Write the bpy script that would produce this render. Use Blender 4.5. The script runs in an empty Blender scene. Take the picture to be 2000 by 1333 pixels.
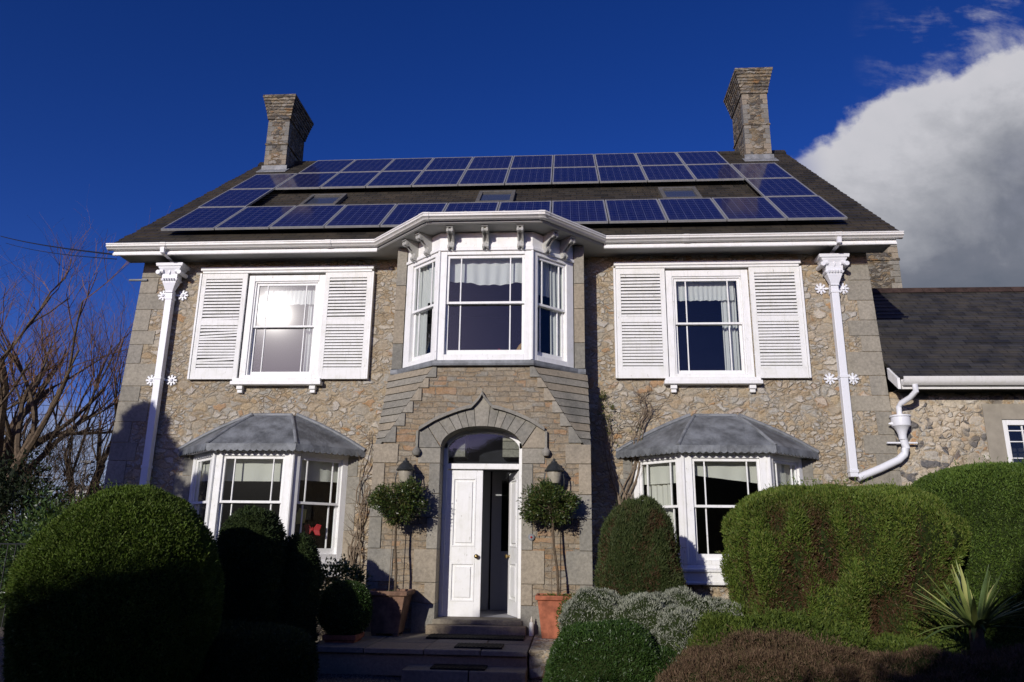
import bpy, math, random
import numpy as np
from math import sin, cos, pi, radians, sqrt
from mathutils import Vector, Matrix
random.seed(7)
S = bpy.context.scene
COL = S.collection

# ------------------------------------------------------------------ camera, sky, sun, exposure
CAM = Vector((1.3103, -12.851, 1.0433)); YAW, PITCH, ROLL = .07338, .26514, .01346
fwd = Vector((-sin(YAW)*cos(PITCH), cos(YAW)*cos(PITCH), sin(PITCH)))
rt0 = Vector((cos(YAW), sin(YAW), 0)); up0 = rt0.cross(fwd)
rt = rt0*cos(ROLL)+up0*sin(ROLL); up = up0*cos(ROLL)-rt0*sin(ROLL)
cd = bpy.data.cameras.new('camera'); cam = bpy.data.objects.new('camera', cd); COL.objects.link(cam)
cd.sensor_width = 36; cd.lens = 1472.39/2000*36; cd.clip_end = 5000; cd.clip_start = .05
cam.matrix_world = Matrix(((rt.x, up.x, -fwd.x, CAM.x), (rt.y, up.y, -fwd.y, CAM.y), (rt.z, up.z, -fwd.z, CAM.z), (0, 0, 0, 1)))
S.camera = cam
SUN_AZ, SUN_EL = radians(22.6), radians(16.3)       # sun stands behind the camera, to its left
SD = Vector((-sin(SUN_AZ)*cos(SUN_EL), -cos(SUN_AZ)*cos(SUN_EL), sin(SUN_EL)))
sl = bpy.data.lights.new('sun', 'SUN'); so = bpy.data.objects.new('sun', sl); COL.objects.link(so)
sl.energy = 3.7; sl.angle = radians(.53); sl.color = (1, .945, .88)
so.rotation_euler = SD.to_track_quat('Z', 'Y').to_euler(); so.location = (-6, -15, 12)
S.view_settings.view_transform = 'Standard'; S.view_settings.look = 'None'
S.view_settings.exposure = 0; S.view_settings.gamma = 1

class NT:
    """small helper round a node tree"""
    def __init__(s, t): s.t = t; s.n = t.nodes; s.l = t.links
    def add(s, typ, inp=None, **kw):
        n = s.n.new(typ)
        for k, v in kw.items(): setattr(n, k, v)
        for k, v in (inp or {}).items(): s.set(n.inputs[k], v)
        return n
    def set(s, sock, v):
        if isinstance(v, bpy.types.NodeSocket): s.l.new(v, sock)
        elif isinstance(v, bpy.types.Node): s.l.new(v.outputs[0], sock)
        else:
            if isinstance(v, tuple) and len(v) == 3 and sock.type == 'RGBA': v = (*v, 1)
            sock.default_value = v
    def math(s, op, a, b=0., c=None, clamp=False):
        n = s.n.new('ShaderNodeMath'); n.operation = op; n.use_clamp = clamp
        s.set(n.inputs[0], a); s.set(n.inputs[1], b)
        if c is not None: s.set(n.inputs[2], c)
        return n.outputs[0]
    def vmath(s, op, a, b=(0, 0, 0), scale=None):
        n = s.n.new('ShaderNodeVectorMath'); n.operation = op
        s.set(n.inputs[0], a); s.set(n.inputs[1], b)
        if scale is not None: s.set(n.inputs[3], scale)
        return n.outputs[0]
    def mix(s, f, a, b, blend='MIX'):
        n = s.n.new('ShaderNodeMix'); n.data_type = 'RGBA'; n.blend_type = blend
        s.set(n.inputs[0], f); s.set(n.inputs[6], a); s.set(n.inputs[7], b)
        return n.outputs[2]
    def noise(s, vec, scale, detail=3, rough=.5, dist=0):
        n = s.add('ShaderNodeTexNoise', {'Scale': scale, 'Detail': detail, 'Roughness': rough, 'Distortion': dist})
        if vec is not None: s.set(n.inputs['Vector'], vec)
        return n
    def ramp(s, f, stops, interp='LINEAR'):
        n = s.n.new('ShaderNodeValToRGB'); n.color_ramp.interpolation = interp
        e = n.color_ramp.elements
        while len(e) < len(stops): e.new(.5)
        for i, (p, c) in enumerate(stops):
            e[i].position = p; e[i].color = (*c, 1) if isinstance(c, tuple) else (c, c, c, 1)
        s.set(n.inputs[0], f); return n.outputs[0]
    def smooth(s, v, a, b):
        n = s.n.new('ShaderNodeMapRange'); n.interpolation_type = 'SMOOTHSTEP'
        s.set(n.inputs[0], v); s.set(n.inputs[1], a); s.set(n.inputs[2], b); return n.outputs[0]
    def map(s, vec, scale=(1, 1, 1), rot=(0, 0, 0), loc=(0, 0, 0)):
        n = s.n.new('ShaderNodeMapping'); s.set(n.inputs['Vector'], vec)
        n.inputs['Scale'].default_value = scale; n.inputs['Rotation'].default_value = rot; n.inputs['Location'].default_value = loc
        return n.outputs[0]

W = bpy.data.worlds.new('World'); S.world = W; W.use_nodes = True
t = NT(W.node_tree); t.n.clear()
sky = t.add('ShaderNodeTexSky', sky_type='NISHITA', sun_disc=False, sun_elevation=SUN_EL, sun_rotation=pi+SUN_AZ,
            altitude=0, air_density=.75, dust_density=.35, ozone_density=3.0)
hs = t.add('ShaderNodeHueSaturation', {'Hue': .507, 'Saturation': 1.25, 'Value': 1.0, 'Color': sky.outputs[0]})
gm = t.add('ShaderNodeGamma', {'Color': hs.outputs[0], 'Gamma': 1.2})
tc = t.add('ShaderNodeTexCoord'); sp = t.add('ShaderNodeSeparateXYZ', {0: tc.outputs['Generated']})
yy = t.math('MAXIMUM', sp.outputs[1], .03)
u = t.math('DIVIDE', sp.outputs[0], yy); v = t.math('DIVIDE', sp.outputs[2], yy)
cv = t.add('ShaderNodeCombineXYZ', {0: u, 1: v, 2: 0.}).outputs[0]
n1 = t.noise(cv, 3.2, 7, .58, .25).outputs[0]; n2 = t.noise(cv, 9, 6, .6).outputs[0]
n3 = t.noise(t.map(cv, (1, 1.7, 1), loc=(3.1, 1.7, 0)), 4.2, 8, .6, .5).outputs[0]
# height above the rising front edge of the big cloud bank
edge = t.math('SUBTRACT', t.math('ADD', .405, t.math('MULTIPLY', u, .50)), v)
e1 = t.math('ADD', edge, t.math('MULTIPLY', t.math('SUBTRACT', n1, .5), .16))
e1 = t.math('ADD', e1, t.math('MULTIPLY', t.math('SUBTRACT', n2, .5), .085))
e1 = t.math('ADD', e1, t.math('MULTIPLY', t.math('SUBTRACT', t.noise(cv, 24, 6, .62).outputs[0], .5), .035))
bank = t.smooth(e1, -.004, .024)
ulim = t.smooth(t.math('ADD', u, t.math('MULTIPLY', n1, .05)), .30, .40)
bank = t.math('MULTIPLY', bank, ulim)
wz = t.math('MULTIPLY', t.smooth(t.math('ADD', n3, t.math('MULTIPLY', t.math('SUBTRACT', n2, .5), .5)), .47, .68), t.smooth(edge, -.19, -.03))
wz = t.math('MULTIPLY', t.math('MULTIPLY', wz, t.smooth(u, .42, .50)), .62)
mask = t.math('MAXIMUM', bank, wz)
# lit crest and grey belly of the bank
body = t.math('ADD', t.math('MULTIPLY', e1, .95), t.math('ADD', t.math('MULTIPLY', t.math('SUBTRACT', n3, .5), .26), t.math('MULTIPLY', t.math('SUBTRACT', n2, .5), .12)))
bc = t.ramp(body, [(0.0, (.60, .59, .63)), (.07, (.56, .56, .60)), (.16, (.36, .37, .41)), (.27, (.175, .19, .235)), (.36, (.13, .15, .195)), (.46, (.075, .10, .155))])
puff = t.math('MULTIPLY', t.smooth(t.noise(t.map(cv, loc=(7.3, 2.2, 0)), 7, 6, .55).outputs[0], .53, .72), t.smooth(e1, .12, .25))
bc = t.mix(t.math('MULTIPLY', puff, .6), bc, (.25, .265, .33))
# low cumulus far to the left and a thin veil there
lm = t.math('MULTIPLY', t.smooth(t.math('ADD', t.math('MULTIPLY', n1, .45), t.math('MULTIPLY', v, -1.0)), .02, .12), t.smooth(u, -.35, -.5))
lowc = t.math('MULTIPLY', lm, .8)
skyc = t.vmath('SCALE', t.vmath('MULTIPLY', gm.outputs[0], (1.22, .84, 1.20)), scale=.064)
c1 = t.mix(lowc, skyc, (.30, .35, .47))
c2 = t.mix(mask, c1, bc)
yfr = t.smooth(sp.outputs[1], .03, .2)
c2 = t.mix(yfr, skyc, c2)
bg = t.add('ShaderNodeBackground', {'Color': c2, 'Strength': 1.0})
t.l.new(bg.outputs[0], t.add('ShaderNodeOutputWorld').inputs[0])

# ------------------------------------------------------------------ materials
def newmat(name):
    m = bpy.data.materials.new(name); m.use_nodes = True
    k = NT(m.node_tree); k.n.clear()
    k.out = k.add('ShaderNodeOutputMaterial'); k.co = k.add('ShaderNodeTexCoord').outputs['Object']
    return m, k
def pbr(k, col, rough=.8, spec=.3, bump=None, bs=.3, bd=.02, metal=0, **kw):
    p = k.add('ShaderNodeBsdfPrincipled', {'Base Color': col, 'Roughness': rough, 'Specular IOR Level': spec, 'Metallic': metal})
    for a, b in kw.items(): k.set(p.inputs[a], b)
    if bump is not None:
        b = k.add('ShaderNodeBump', {'Height': bump, 'Strength': bs, 'Distance': bd}); k.l.new(b.outputs[0], p.inputs['Normal'])
    k.l.new(p.outputs[0], k.out.inputs[0]); return p

def rubble(name, sx=5.2, sz=8.6, slurry=0., dark=0., warm=1., mort=(.30, .262, .205), gain=1., palek=.68):
    m, k = newmat(name)
    wob = k.noise(k.co, 2.6, 3, .6).outputs['Color']
    co = k.vmath('ADD', k.co, k.vmath('SCALE', k.vmath('SUBTRACT', wob, (.5, .5, .5)), scale=.26))
    wob2 = k.noise(k.co, 10, 2, .5).outputs['Color']
    co = k.vmath('ADD', co, k.vmath('SCALE', k.vmath('SUBTRACT', wob2, (.5, .5, .5)), scale=.05))
    sel = k.smooth(k.noise(k.co, 1.1, 3, .6).outputs[0], .47, .53)
    def cells(f):
        c_ = k.map(co, (sx*f, sx*f, sz*f), loc=(f, f*2, 0))
        va = k.add('ShaderNodeTexVoronoi', {'Vector': c_, 'Scale': 1., 'Randomness': 1.}, feature='F1')
        ve = k.add('ShaderNodeTexVoronoi', {'Vector': c_, 'Scale': 1., 'Randomness': 1.}, feature='DISTANCE_TO_EDGE')
        return va.outputs['Color'], ve.outputs['Distance']
    cA, eA = cells(1.); cB, eB = cells(1.75)
    cc = k.mix(sel, cA, cB); ed = k.add('ShaderNodeMix', {0: sel, 2: eA, 3: eB}).outputs[0]
    sc = k.add('ShaderNodeSeparateColor', {0: cc})
    r, g, b = sc.outputs
    grain = k.noise(k.co, 40, 6, .7).outputs[0]; gr2 = k.noise(k.map(co, (1, 1, 1.7)), 1.25*sx/5.2*1.6, 6, .72).outputs[0]
    gr3 = k.noise(k.map(k.co, (1, 1, 2.2)), 9, 6, .72).outputs[0]
    bed = k.ramp(gr2, [(.30, (.26, .185, .10)), (.42, (.40, .30, .18)), (.50, (.46, .385, .27)), (.58, (.42, .39, .32)), (.68, (.54, .42, .26)), (.80, (.60, .56, .48))])
    tint = k.ramp(r, [(0, (.42, .37, .29)), (.16, (.52, .41, .26)), (.34, (.46, .33, .19)), (.48, (.44, .43, .385)), (.62, (.56, .46, .33)),
                      (.76, (.40, .31, .20)), (.86, (.45, .45, .42)), (.93, (.48 * warm, .25, .10))], 'CONSTANT')
    base = k.mix(k.math('MULTIPLY', k.smooth(ed, .02, .12), .60), bed, tint)
    # pale rounded stones standing out of the bedding
    pale = k.math('MULTIPLY', k.smooth(k.math('ADD', ed, k.math('MULTIPLY', k.math('SUBTRACT', gr3, .5), .16)), .05, .20), k.smooth(g, .50, .80))
    base = k.mix(k.math('MULTIPLY', pale, palek), base, k.mix(b, (.66, .62, .53), (.56, .53, .48)))
    base = k.mix(.75, base, k.ramp(grain, [(.28, .42), (.5, .80), (.68, 1.15)]), 'MULTIPLY')
    base = k.mix(.6, base, k.ramp(gr3, [(.30, .50), (.48, .92), (.65, 1.12)]), 'MULTIPLY')
    if dark: base = k.mix(k.math('MULTIPLY', k.smooth(b, .66, .72), dark), base, (.085, .085, .09))
    patch = k.smooth(k.noise(k.co, .5, 4, .6).outputs[0], .58-slurry, .70-slurry)
    sm = k.smooth(k.math('ADD', k.noise(k.co, 6, 4).outputs[0], k.math('MULTIPLY', g, .35)), .85, .55)
    patch = k.math('MULTIPLY', patch, k.math('MULTIPLY', sm, .85))
    mcol = k.mix(k.noise(k.co, 5, 5, .7).outputs[0], mort, tuple(c*1.4 for c in mort))
    jt = k.math('SUBTRACT', 1., k.smooth(ed, .0, k.math('MULTIPLY_ADD', k.noise(k.co, 1.7, 3).outputs[0], .12, .02)))
    col = k.mix(k.math('MAXIMUM', k.math('MULTIPLY', jt, .35), patch), base, mcol)
    brk = k.smooth(k.noise(k.co, 5.5, 3, .6).outputs[0], .50, .62)
    crack = k.smooth(k.math('ADD', ed, k.math('MULTIPLY', k.math('SUBTRACT', gr3, .5), .08)), .045, .0)
    col = k.mix(k.math('MULTIPLY', crack, k.math('MULTIPLY', brk, .85)), col, (.075, .058, .04))
    st = k.smooth(k.noise(k.map(k.co, (1.1, 1.1, .35)), 1.6, 4, .6).outputs[0], .46, .72)
    col = k.mix(k.math('MULTIPLY', st, .22), col, (.17, .145, .10))
    col = k.vmath('SCALE', col, scale=gain)
    h = k.math('ADD', k.math('MULTIPLY', k.smooth(ed, .0, .20), k.math('SUBTRACT', 1., k.math('MULTIPLY', patch, .7))),
               k.math('ADD', k.math('MULTIPLY', gr3, 1.6), k.math('MULTIPLY', grain, .5)))
    h = k.math('ADD', h, k.math('ADD', k.math('MULTIPLY', r, .7), pale))
    pbr(k, col, .9, .15, h, .75, .022)
    return m

def coursed(name):
    """squared, roughly coursed rubble of the porch"""
    m, k = newmat(name)
    s = k.add('ShaderNodeSeparateXYZ', {0: k.co})
    xy = k.math('ADD', s.outputs[0], s.outputs[1])
    w = k.noise(k.co, 3.5, 3).outputs['Color']
    ws = k.add('ShaderNodeSeparateXYZ', {0: w})
    X = k.math('ADD', xy, k.math('MULTIPLY', k.math('SUBTRACT', ws.outputs[0], .5), .17))
    Z = k.math('ADD', s.outputs[2], k.math('MULTIPLY', k.math('SUBTRACT', ws.outputs[1], .5), .10))
    cv = k.add('ShaderNodeCombineXYZ', {0: X, 1: Z, 2: 0.}).outputs[0]
    def brick(bw, rh, off):
        return k.add('ShaderNodeTexBrick', {'Vector': k.map(cv, loc=(off, off*.37, 0)), 'Color1': (0, 0, 0, 1), 'Color2': (1, 1, 1, 1), 'Mortar': (.5, .5, .5, 1),
                     'Scale': 1., 'Mortar Size': .008, 'Mortar Smooth': .6, 'Brick Width': bw, 'Row Height': rh, 'Bias': 0.}, offset=.43, squash=.7, squash_frequency=3)
    b1 = brick(.22, .085, .0); b2 = brick(.31, .125, 4.1)
    sel = k.smooth(k.noise(k.map(k.co, (.9, .9, 2.2)), 1.8, 2).outputs[0], .50, .51)
    rnd = k.mix(sel, b1.outputs[0], b2.outputs[0]); mo = k.mix(sel, b1.outputs[1], b2.outputs[1])
    base = k.ramp(rnd, [(0, (.30, .23, .15)), (.2, (.40, .30, .19)), (.38, (.44, .24, .11)), (.5, (.42, .36, .27)), (.64, (.33, .26, .18)), (.78, (.36, .27, .17)), (.9, (.30, .28, .24))], 'CONSTANT')
    g = k.noise(k.co, 30, 6, .7).outputs[0]; g2 = k.noise(k.co, 8, 5, .7).outputs[0]
    g3 = k.noise(k.map(k.co, (1, 1, 2.4)), 3.4, 6, .7).outputs[0]
    base = k.mix(.42, base, k.ramp(g3, [(.3, (.25, .175, .10)), (.44, (.40, .31, .20)), (.52, (.42, .375, .29)), (.60, (.36, .34, .29)), (.70, (.50, .40, .27)), (.8, (.56, .51, .42))]))
    base = k.mix(.5, base, k.ramp(g2, [(.3, .55), (.5, .95), (.7, 1.2)]), 'MULTIPLY')
    base = k.mix(.75, base, k.ramp(g, [(.3, .35), (.5, .65), (.7, 1.)]), 'MULTIPLY')
    col = k.mix(k.math('MULTIPLY', mo, .55), base, k.mix(g2, (.20, .165, .12), (.38, .33, .25)))
    h = k.math('ADD', k.math('SUBTRACT', 1., mo), k.math('ADD', k.math('MULTIPLY', g2, .8), k.math('MULTIPLY', g, .4)))
    pbr(k, col, .9, .2, h, 1., .026)
    return m

def stone(name, c=(.27, .255, .215), c2=(.38, .345, .275), sc=1.0):
    m, k = newmat(name)
    oi = k.add('ShaderNodeNewGeometry').outputs['Random Per Island']
    n1 = k.noise(k.co, 2.2*sc, 6, .65).outputs[0]; n2 = k.noise(k.co, 24*sc, 6, .7).outputs[0]
    col = k.mix(k.smooth(n1, .35, .65), c, c2)
    col = k.mix(.55, col, k.ramp(oi, [(0, (.23, .225, .20)), (.3, (.36, .335, .28)), (.5, (.27, .26, .225)), (.7, (.42, .345, .245)), (.85, (.31, .30, .27))], 'CONSTANT'))
    col = k.mix(.7, col, k.ramp(n2, [(.3, .45), (.5, .75), (.7, 1.05)]), 'MULTIPLY')
    st = k.smooth(k.noise(k.map(k.co, (1, 1, .3)), 2.5, 5, .6).outputs[0], .52, .75)
    col = k.mix(k.math('MULTIPLY', st, .3), col, (.09, .09, .075))
    pbr(k, col, .85, .25, k.math('ADD', n2, k.math('MULTIPLY', n1, 2.)), .5, .012)
    return m

def slate(name, pitch, c=((.022, .020, .016), (.050, .044, .034)), lichen=.35, rough=.55):
    m, k = newmat(name)
    co = k.map(k.co, rot=(-pitch, 0, 0))
    s = k.add('ShaderNodeSeparateXYZ', {0: co})
    wv = k.noise(k.co, 4, 2).outputs[0]
    cv = k.add('ShaderNodeCombineXYZ', {0: s.outputs[0], 1: k.math('ADD', s.outputs[1], k.math('MULTIPLY', wv, .03)), 2: 0.}).outputs[0]
    b = k.add('ShaderNodeTexBrick', {'Vector': cv, 'Color1': (0, 0, 0, 1), 'Color2': (1, 1, 1, 1), 'Mortar': (0, 0, 0, 1), 'Scale': 1., 'Mortar Size': .006,
                                     'Mortar Smooth': .3, 'Brick Width': .26, 'Row Height': .20}, offset=.5)
    r = b.outputs[0]; mo = b.outputs[1]
    n1 = k.noise(k.co, 1.3, 6, .65).outputs[0]; n2 = k.noise(k.co, 16, 5, .7).outputs[0]
    col = k.mix(r, c[0], c[1]); col = k.mix(k.smooth(n1, .4, .7), col, (c[1][0]*1.25, c[1][1]*1.15, c[1][2]))
    col = k.mix(k.math('MULTIPLY', k.smooth(n2, .63, .72), lichen), col, (.22, .20, .14))
    col = k.mix(mo, col, (.008, .008, .008))
    rowf = k.math('FRACT', k.math('DIVIDE', k.math('ADD', s.outputs[1], k.math('MULTIPLY', wv, .03)), .20))
    h = k.math('ADD', k.math('MULTIPLY', k.math('SUBTRACT', 1., rowf), 1.3), k.math('ADD', k.math('MULTIPLY', r, .5), k.math('MULTIPLY', n2, .3)))
    h = k.math('SUBTRACT', h, mo)
    pbr(k, col, k.math('ADD', rough-.1, k.math('MULTIPLY', n1, .3)), .35, h, .8, .014)
    return m

def paint(name, c=(.80, .80, .79), rough=.42, wear=.45, bumpy=.25):
    m, k = newmat(name)
    n = k.noise(k.co, 6, 6, .7).outputs[0]; n2 = k.noise(k.map(k.co, (1, 1, .4)), 22, 5, .7).outputs[0]
    col = k.mix(k.math('MULTIPLY', k.smooth(n, .42, .72), wear), c, tuple(x*.84 for x in c[:2])+(c[2]*.76,))
    drip = k.noise(k.map(k.co, (1, 1, .09)), 26, 4, .6).outputs[0]
    col = k.mix(k.math('MULTIPLY', k.smooth(drip, .50, .72), wear*.5), col, (.46, .45, .39))
    col = k.mix(k.math('MULTIPLY', k.smooth(n2, .62, .70), wear*1.3), col, (.34, .33, .27))
    pbr(k, col, k.math('ADD', rough, k.math('MULTIPLY', n, .2)), .45, k.math('ADD', n, n2), bumpy, .006)
    return m

def simple(name, c, rough=.7, spec=.3, var=.3, sc=8, metal=0, bs=.3, bd=.01):
    m, k = newmat(name)
    n = k.noise(k.co, sc, 6, .65).outputs[0]
    col = k.mix(k.smooth(n, .3, .7), tuple(x*(1-var) for x in c), tuple(min(1, x*(1+var)) for x in c))
    pbr(k, col, rough, spec, n, bs, bd, metal); return m

def leafmat(name, cols, rough=.55, trans=.15, spec=.25, patch=None, psc=1.2):
    m, k = newmat(name)
    ri = k.add('ShaderNodeNewGeometry').outputs['Random Per Island']
    st = [(i/(len(cols)-1), c) for i, c in enumerate(cols)]
    col = k.ramp(ri, st)
    n = k.noise(k.co, 2.3, 3).outputs[0]
    col = k.mix(.6, col, k.ramp(n, [(.3, .55), (.7, 1.25)]), 'MULTIPLY')
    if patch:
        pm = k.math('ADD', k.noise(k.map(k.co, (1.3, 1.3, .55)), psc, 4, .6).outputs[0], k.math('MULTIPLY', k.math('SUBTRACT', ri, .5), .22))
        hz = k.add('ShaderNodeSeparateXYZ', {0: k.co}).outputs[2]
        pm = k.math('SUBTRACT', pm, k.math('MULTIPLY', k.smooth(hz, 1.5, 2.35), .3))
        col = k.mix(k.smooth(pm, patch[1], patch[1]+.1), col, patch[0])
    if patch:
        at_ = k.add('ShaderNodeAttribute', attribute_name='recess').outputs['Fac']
        col = k.mix(k.math('MULTIPLY', k.smooth(k.math('ADD', at_, k.math('MULTIPLY', k.math('SUBTRACT', ri, .5), .6)), .12, .62), k.smooth(hz, 2.30, 1.9)), col, patch[0])  # brown inner twigs in the clefts, doubling as shade put into the colour
    p = k.add('ShaderNodeBsdfPrincipled', {'Base Color': col, 'Roughness': rough, 'Specular IOR Level': spec})
    tr = k.add('ShaderNodeBsdfTranslucent', {'Color': k.mix(.35, col, (.10, .16, .02))})
    mx = k.add('ShaderNodeMixShader', {0: trans, 1: p.outputs[0], 2: tr.outputs[0]})
    k.l.new(mx.outputs[0], k.out.inputs[0]); return m

def glassmat(name, tint=(.90, .94, .93), haze=.006):
    m, k = newmat(name)
    fc = k.add('ShaderNodeLayerWeight', {'Blend': .5}).outputs['Facing']
    fr = k.math('MULTIPLY_ADD', k.math('POWER', fc, 5.), .9, .055)
    n = k.noise(k.co, 1.3, 2).outputs[0]
    bmp = k.add('ShaderNodeBump', {'Height': n, 'Strength': .12, 'Distance': .01})
    tr = k.add('ShaderNodeBsdfTransparent', {'Color': tint})
    gl = k.add('ShaderNodeBsdfGlossy', {'Color': (1, 1, 1, 1), 'Roughness': .012, 'Normal': bmp.outputs[0]})
    d1 = k.add('ShaderNodeBsdfGlossy', {'Color': (1, 1, 1, 1), 'Roughness': .085})     # fine dust on the pane spreads a bright reflection
    d2 = k.add('ShaderNodeBsdfGlossy', {'Color': (1, 1, 1, 1), 'Roughness': .27})
    dirt = k.add('ShaderNodeMixShader', {0: .72, 1: d1.outputs[0], 2: d2.outputs[0]})
    a = k.add('ShaderNodeMixShader', {0: fr, 1: tr.outputs[0], 2: gl.outputs[0]})
    b = k.add('ShaderNodeMixShader', {0: haze, 1: a.outputs[0], 2: dirt.outputs[0]})
    k.l.new(b.outputs[0], k.out.inputs[0]); return m

def cloth(name, c=(.72, .70, .62)):
    m, k = newmat(name)
    d = k.add('ShaderNodeBsdfDiffuse', {'Color': c}); tl = k.add('ShaderNodeBsdfTranslucent', {'Color': c})
    mx = k.add('ShaderNodeMixShader', {0: .3, 1: d.outputs[0], 2: tl.outputs[0]}); k.l.new(mx.outputs[0], k.out.inputs[0]); return m

def panelmat():
    m, k = newmat('solar_cells')
    s = k.add('ShaderNodeSeparateXYZ', {0: k.co})
    oi = k.add('ShaderNodeObjectInfo').outputs['Random']
    def grid(sock, pitch, w):
        f = k.math('FRACT', k.math('ADD', k.math('DIVIDE', sock, pitch), .5))
        return k.math('LESS_THAN', k.math('ABSOLUTE', k.math('SUBTRACT', f, .5)), w)
    cx, cy = .159, .159
    line = k.math('MAXIMUM', grid(s.outputs[0], cx, .020), grid(s.outputs[1], cy, .020))
    bus = grid(k.math('ADD', s.outputs[0], .04), cx/2, .016)
    cell = k.add('ShaderNodeTexWhiteNoise', {'Vector': k.vmath('FLOOR', k.vmath('ADD', k.vmath('DIVIDE', k.co, (cx, cy, 1)), (.5, .5, .5)))}).outputs[0]
    base = k.mix(k.math("MULTIPLY", cell, .5), (.006, .010, .062), (.010, .014, .085))
    base = k.mix(k.math('MULTIPLY', oi, .4), base, (.016, .014, .06))
    col = k.mix(k.math('MULTIPLY', bus, .28), base, (.20, .22, .32)); col = k.mix(k.math('MULTIPLY', line, .5), col, (.22, .24, .34))
    dust = k.noise(k.co, 2.5, 6, .7).outputs[0]
    col = k.mix(k.math('MULTIPLY', k.smooth(dust, .4, .8), .04), col, (.3, .29, .27))
    pbr(k, col, k.math('MULTIPLY_ADD', dust, .08, .06), .32)
    return m

M = dict(
    rubble=rubble('rubble_stone', slurry=.0), rubble2=rubble('cobbled_rubble', 4.8, 6.4, slurry=.08, dark=.85, mort=(.44, .38, .29), gain=1.15),
    rubble3=rubble('chimney_rubble', 4.5, 11., dark=.7, mort=(.20, .165, .11), gain=.60), porch=coursed('squared_rubble'),
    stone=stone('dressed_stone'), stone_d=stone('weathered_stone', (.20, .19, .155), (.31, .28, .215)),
    corner=stone('corner_stone', (.30, .265, .20), (.42, .37, .28)), stone_q=stone('slate_grey_stone', (.10, .10, .10), (.17, .165, .15)), slab=stone('paving_stone', (.26, .20, .13), (.36, .29, .19)),
    slate=slate('roof_slate', math.atan2(4.64, 5.65)), slate2=slate('wing_slate', math.atan2(2.6, 3.25), ((.022, .022, .022), (.060, .058, .054)), .6, .5),
    white=paint('white_paint'), old=paint('weathered_white_paint', (.78, .78, .76), .5, .55, .3), pipe=paint('white_pipe_paint', (.74, .75, .78), .35, .1),
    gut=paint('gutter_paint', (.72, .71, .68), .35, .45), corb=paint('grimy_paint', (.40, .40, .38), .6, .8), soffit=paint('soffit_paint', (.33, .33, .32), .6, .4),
    lead=simple('lead_sheet', (.15, .16, .17), .62, .4, .5, 2.6, .1, 1., .05), leadL=simple('lead_flashing', (.19, .20, .21), .6, .4, .3, 6, .1),
    glass=glassmat('window_glass'), blind=cloth('cream_cloth', (.74, .72, .64)), net=cloth('white_cloth', (.74, .74, .72)),
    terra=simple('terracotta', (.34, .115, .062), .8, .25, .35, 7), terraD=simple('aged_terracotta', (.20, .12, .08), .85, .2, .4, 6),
    iron=simple('black_iron', (.020, .022, .022), .45, .5, .3, 20), brass=simple('brass', (.42, .30, .12), .3, .5, .2, 20, 1),
    alu=simple('aluminium_frame', (.46, .47, .47), .42, .5, .12, 10, .5), cells=panelmat(), grey=simple('grey_metal', (.13, .125, .11), .5, .4, .2, 10, .2),
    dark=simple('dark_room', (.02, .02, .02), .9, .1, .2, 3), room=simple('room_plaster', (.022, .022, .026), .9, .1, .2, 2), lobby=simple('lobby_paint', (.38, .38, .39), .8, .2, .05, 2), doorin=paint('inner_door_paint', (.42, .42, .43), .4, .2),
    bark=simple('bark', (.105, .078, .052), .9, .1, .4, 14, 0, .8, .02), twig=simple('twigs', (.15, .088, .058), .85, .1, .4, 5),
    vine=simple('vine_stem', (.20, .155, .11), .85, .1, .35, 16, 0, .8, .01), render=simple('smooth_render', (.30, .27, .215), .85, .2, .12, 4),
    tile=simple('ridge_tile', (.050, .032, .026), .8, .2, .4, 5), mat=simple('rubber_mat', (.012, .012, .012), .8, .2, .3, 30), soil=simple('potting_soil', (.03, .022, .015), .95, .1, .4, 30),
    frost=simple('frosted_lamp_glass', (.34, .31, .24), .35, .4, .15, 12), red=simple('red_felt', (.25, .008, .010), .6, .3, .2, 12), yellow=simple('yellow_card', (.50, .45, .16), .7, .2, .1, 10),
    purple=simple('purple_ceramic', (.08, .03, .30), .4, .4, .1, 10), cream=simple('cream_pot', (.60, .55, .48), .6, .3, .1, 10), plastic=simple('white_plastic', (.70, .70, .68), .35, .4, .05, 10),
    amber=simple('amber_wood', (.30, .18, .06), .6, .3, .2, 12), cable=simple('black_cable', (.012, .012, .012), .6, .2, .1, 10), wallwhite=simple('pale_render', (.62, .62, .60), .8, .2, .06, 4),
    wood=simple('grey_timber', (.16, .14, .11), .85, .2, .3, 10), pane_sky=simple('skylight_glass', (.05, .06, .09), .06, .6, .05, 3),
)
M['yew'] = leafmat('yew_foliage', [(.045, .080, .008), (.070, .118, .012), (.095, .148, .018), (.13, .165, .035)], .6, .18)
M['yewcore'] = simple('yew_inner', (.020, .030, .008), .9, .1, .4, 20, 0, .8, .03)
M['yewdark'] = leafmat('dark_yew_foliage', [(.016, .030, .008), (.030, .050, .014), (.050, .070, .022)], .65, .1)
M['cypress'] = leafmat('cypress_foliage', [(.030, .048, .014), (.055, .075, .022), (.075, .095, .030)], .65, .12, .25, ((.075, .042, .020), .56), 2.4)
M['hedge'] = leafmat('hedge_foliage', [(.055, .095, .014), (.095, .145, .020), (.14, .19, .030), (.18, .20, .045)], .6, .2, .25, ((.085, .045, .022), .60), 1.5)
M['hedge2'] = leafmat('rear_hedge_foliage', [(.050, .095, .016), (.085, .140, .022), (.125, .185, .030)], .6, .18)
M['bay'] = leafmat('bay_leaves', [(.018, .036, .008), (.036, .064, .012), (.075, .105, .022), (.10, .085, .03)], .32, .15, .5)
M['box'] = leafmat('box_leaves', [(.022, .052, .010), (.040, .082, .016), (.065, .115, .026)], .4, .2, .4)
M['laurel'] = leafmat('laurel_leaves', [(.028, .055, .014), (.050, .090, .022), (.10, .15, .04)], .3, .12, .5)
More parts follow.
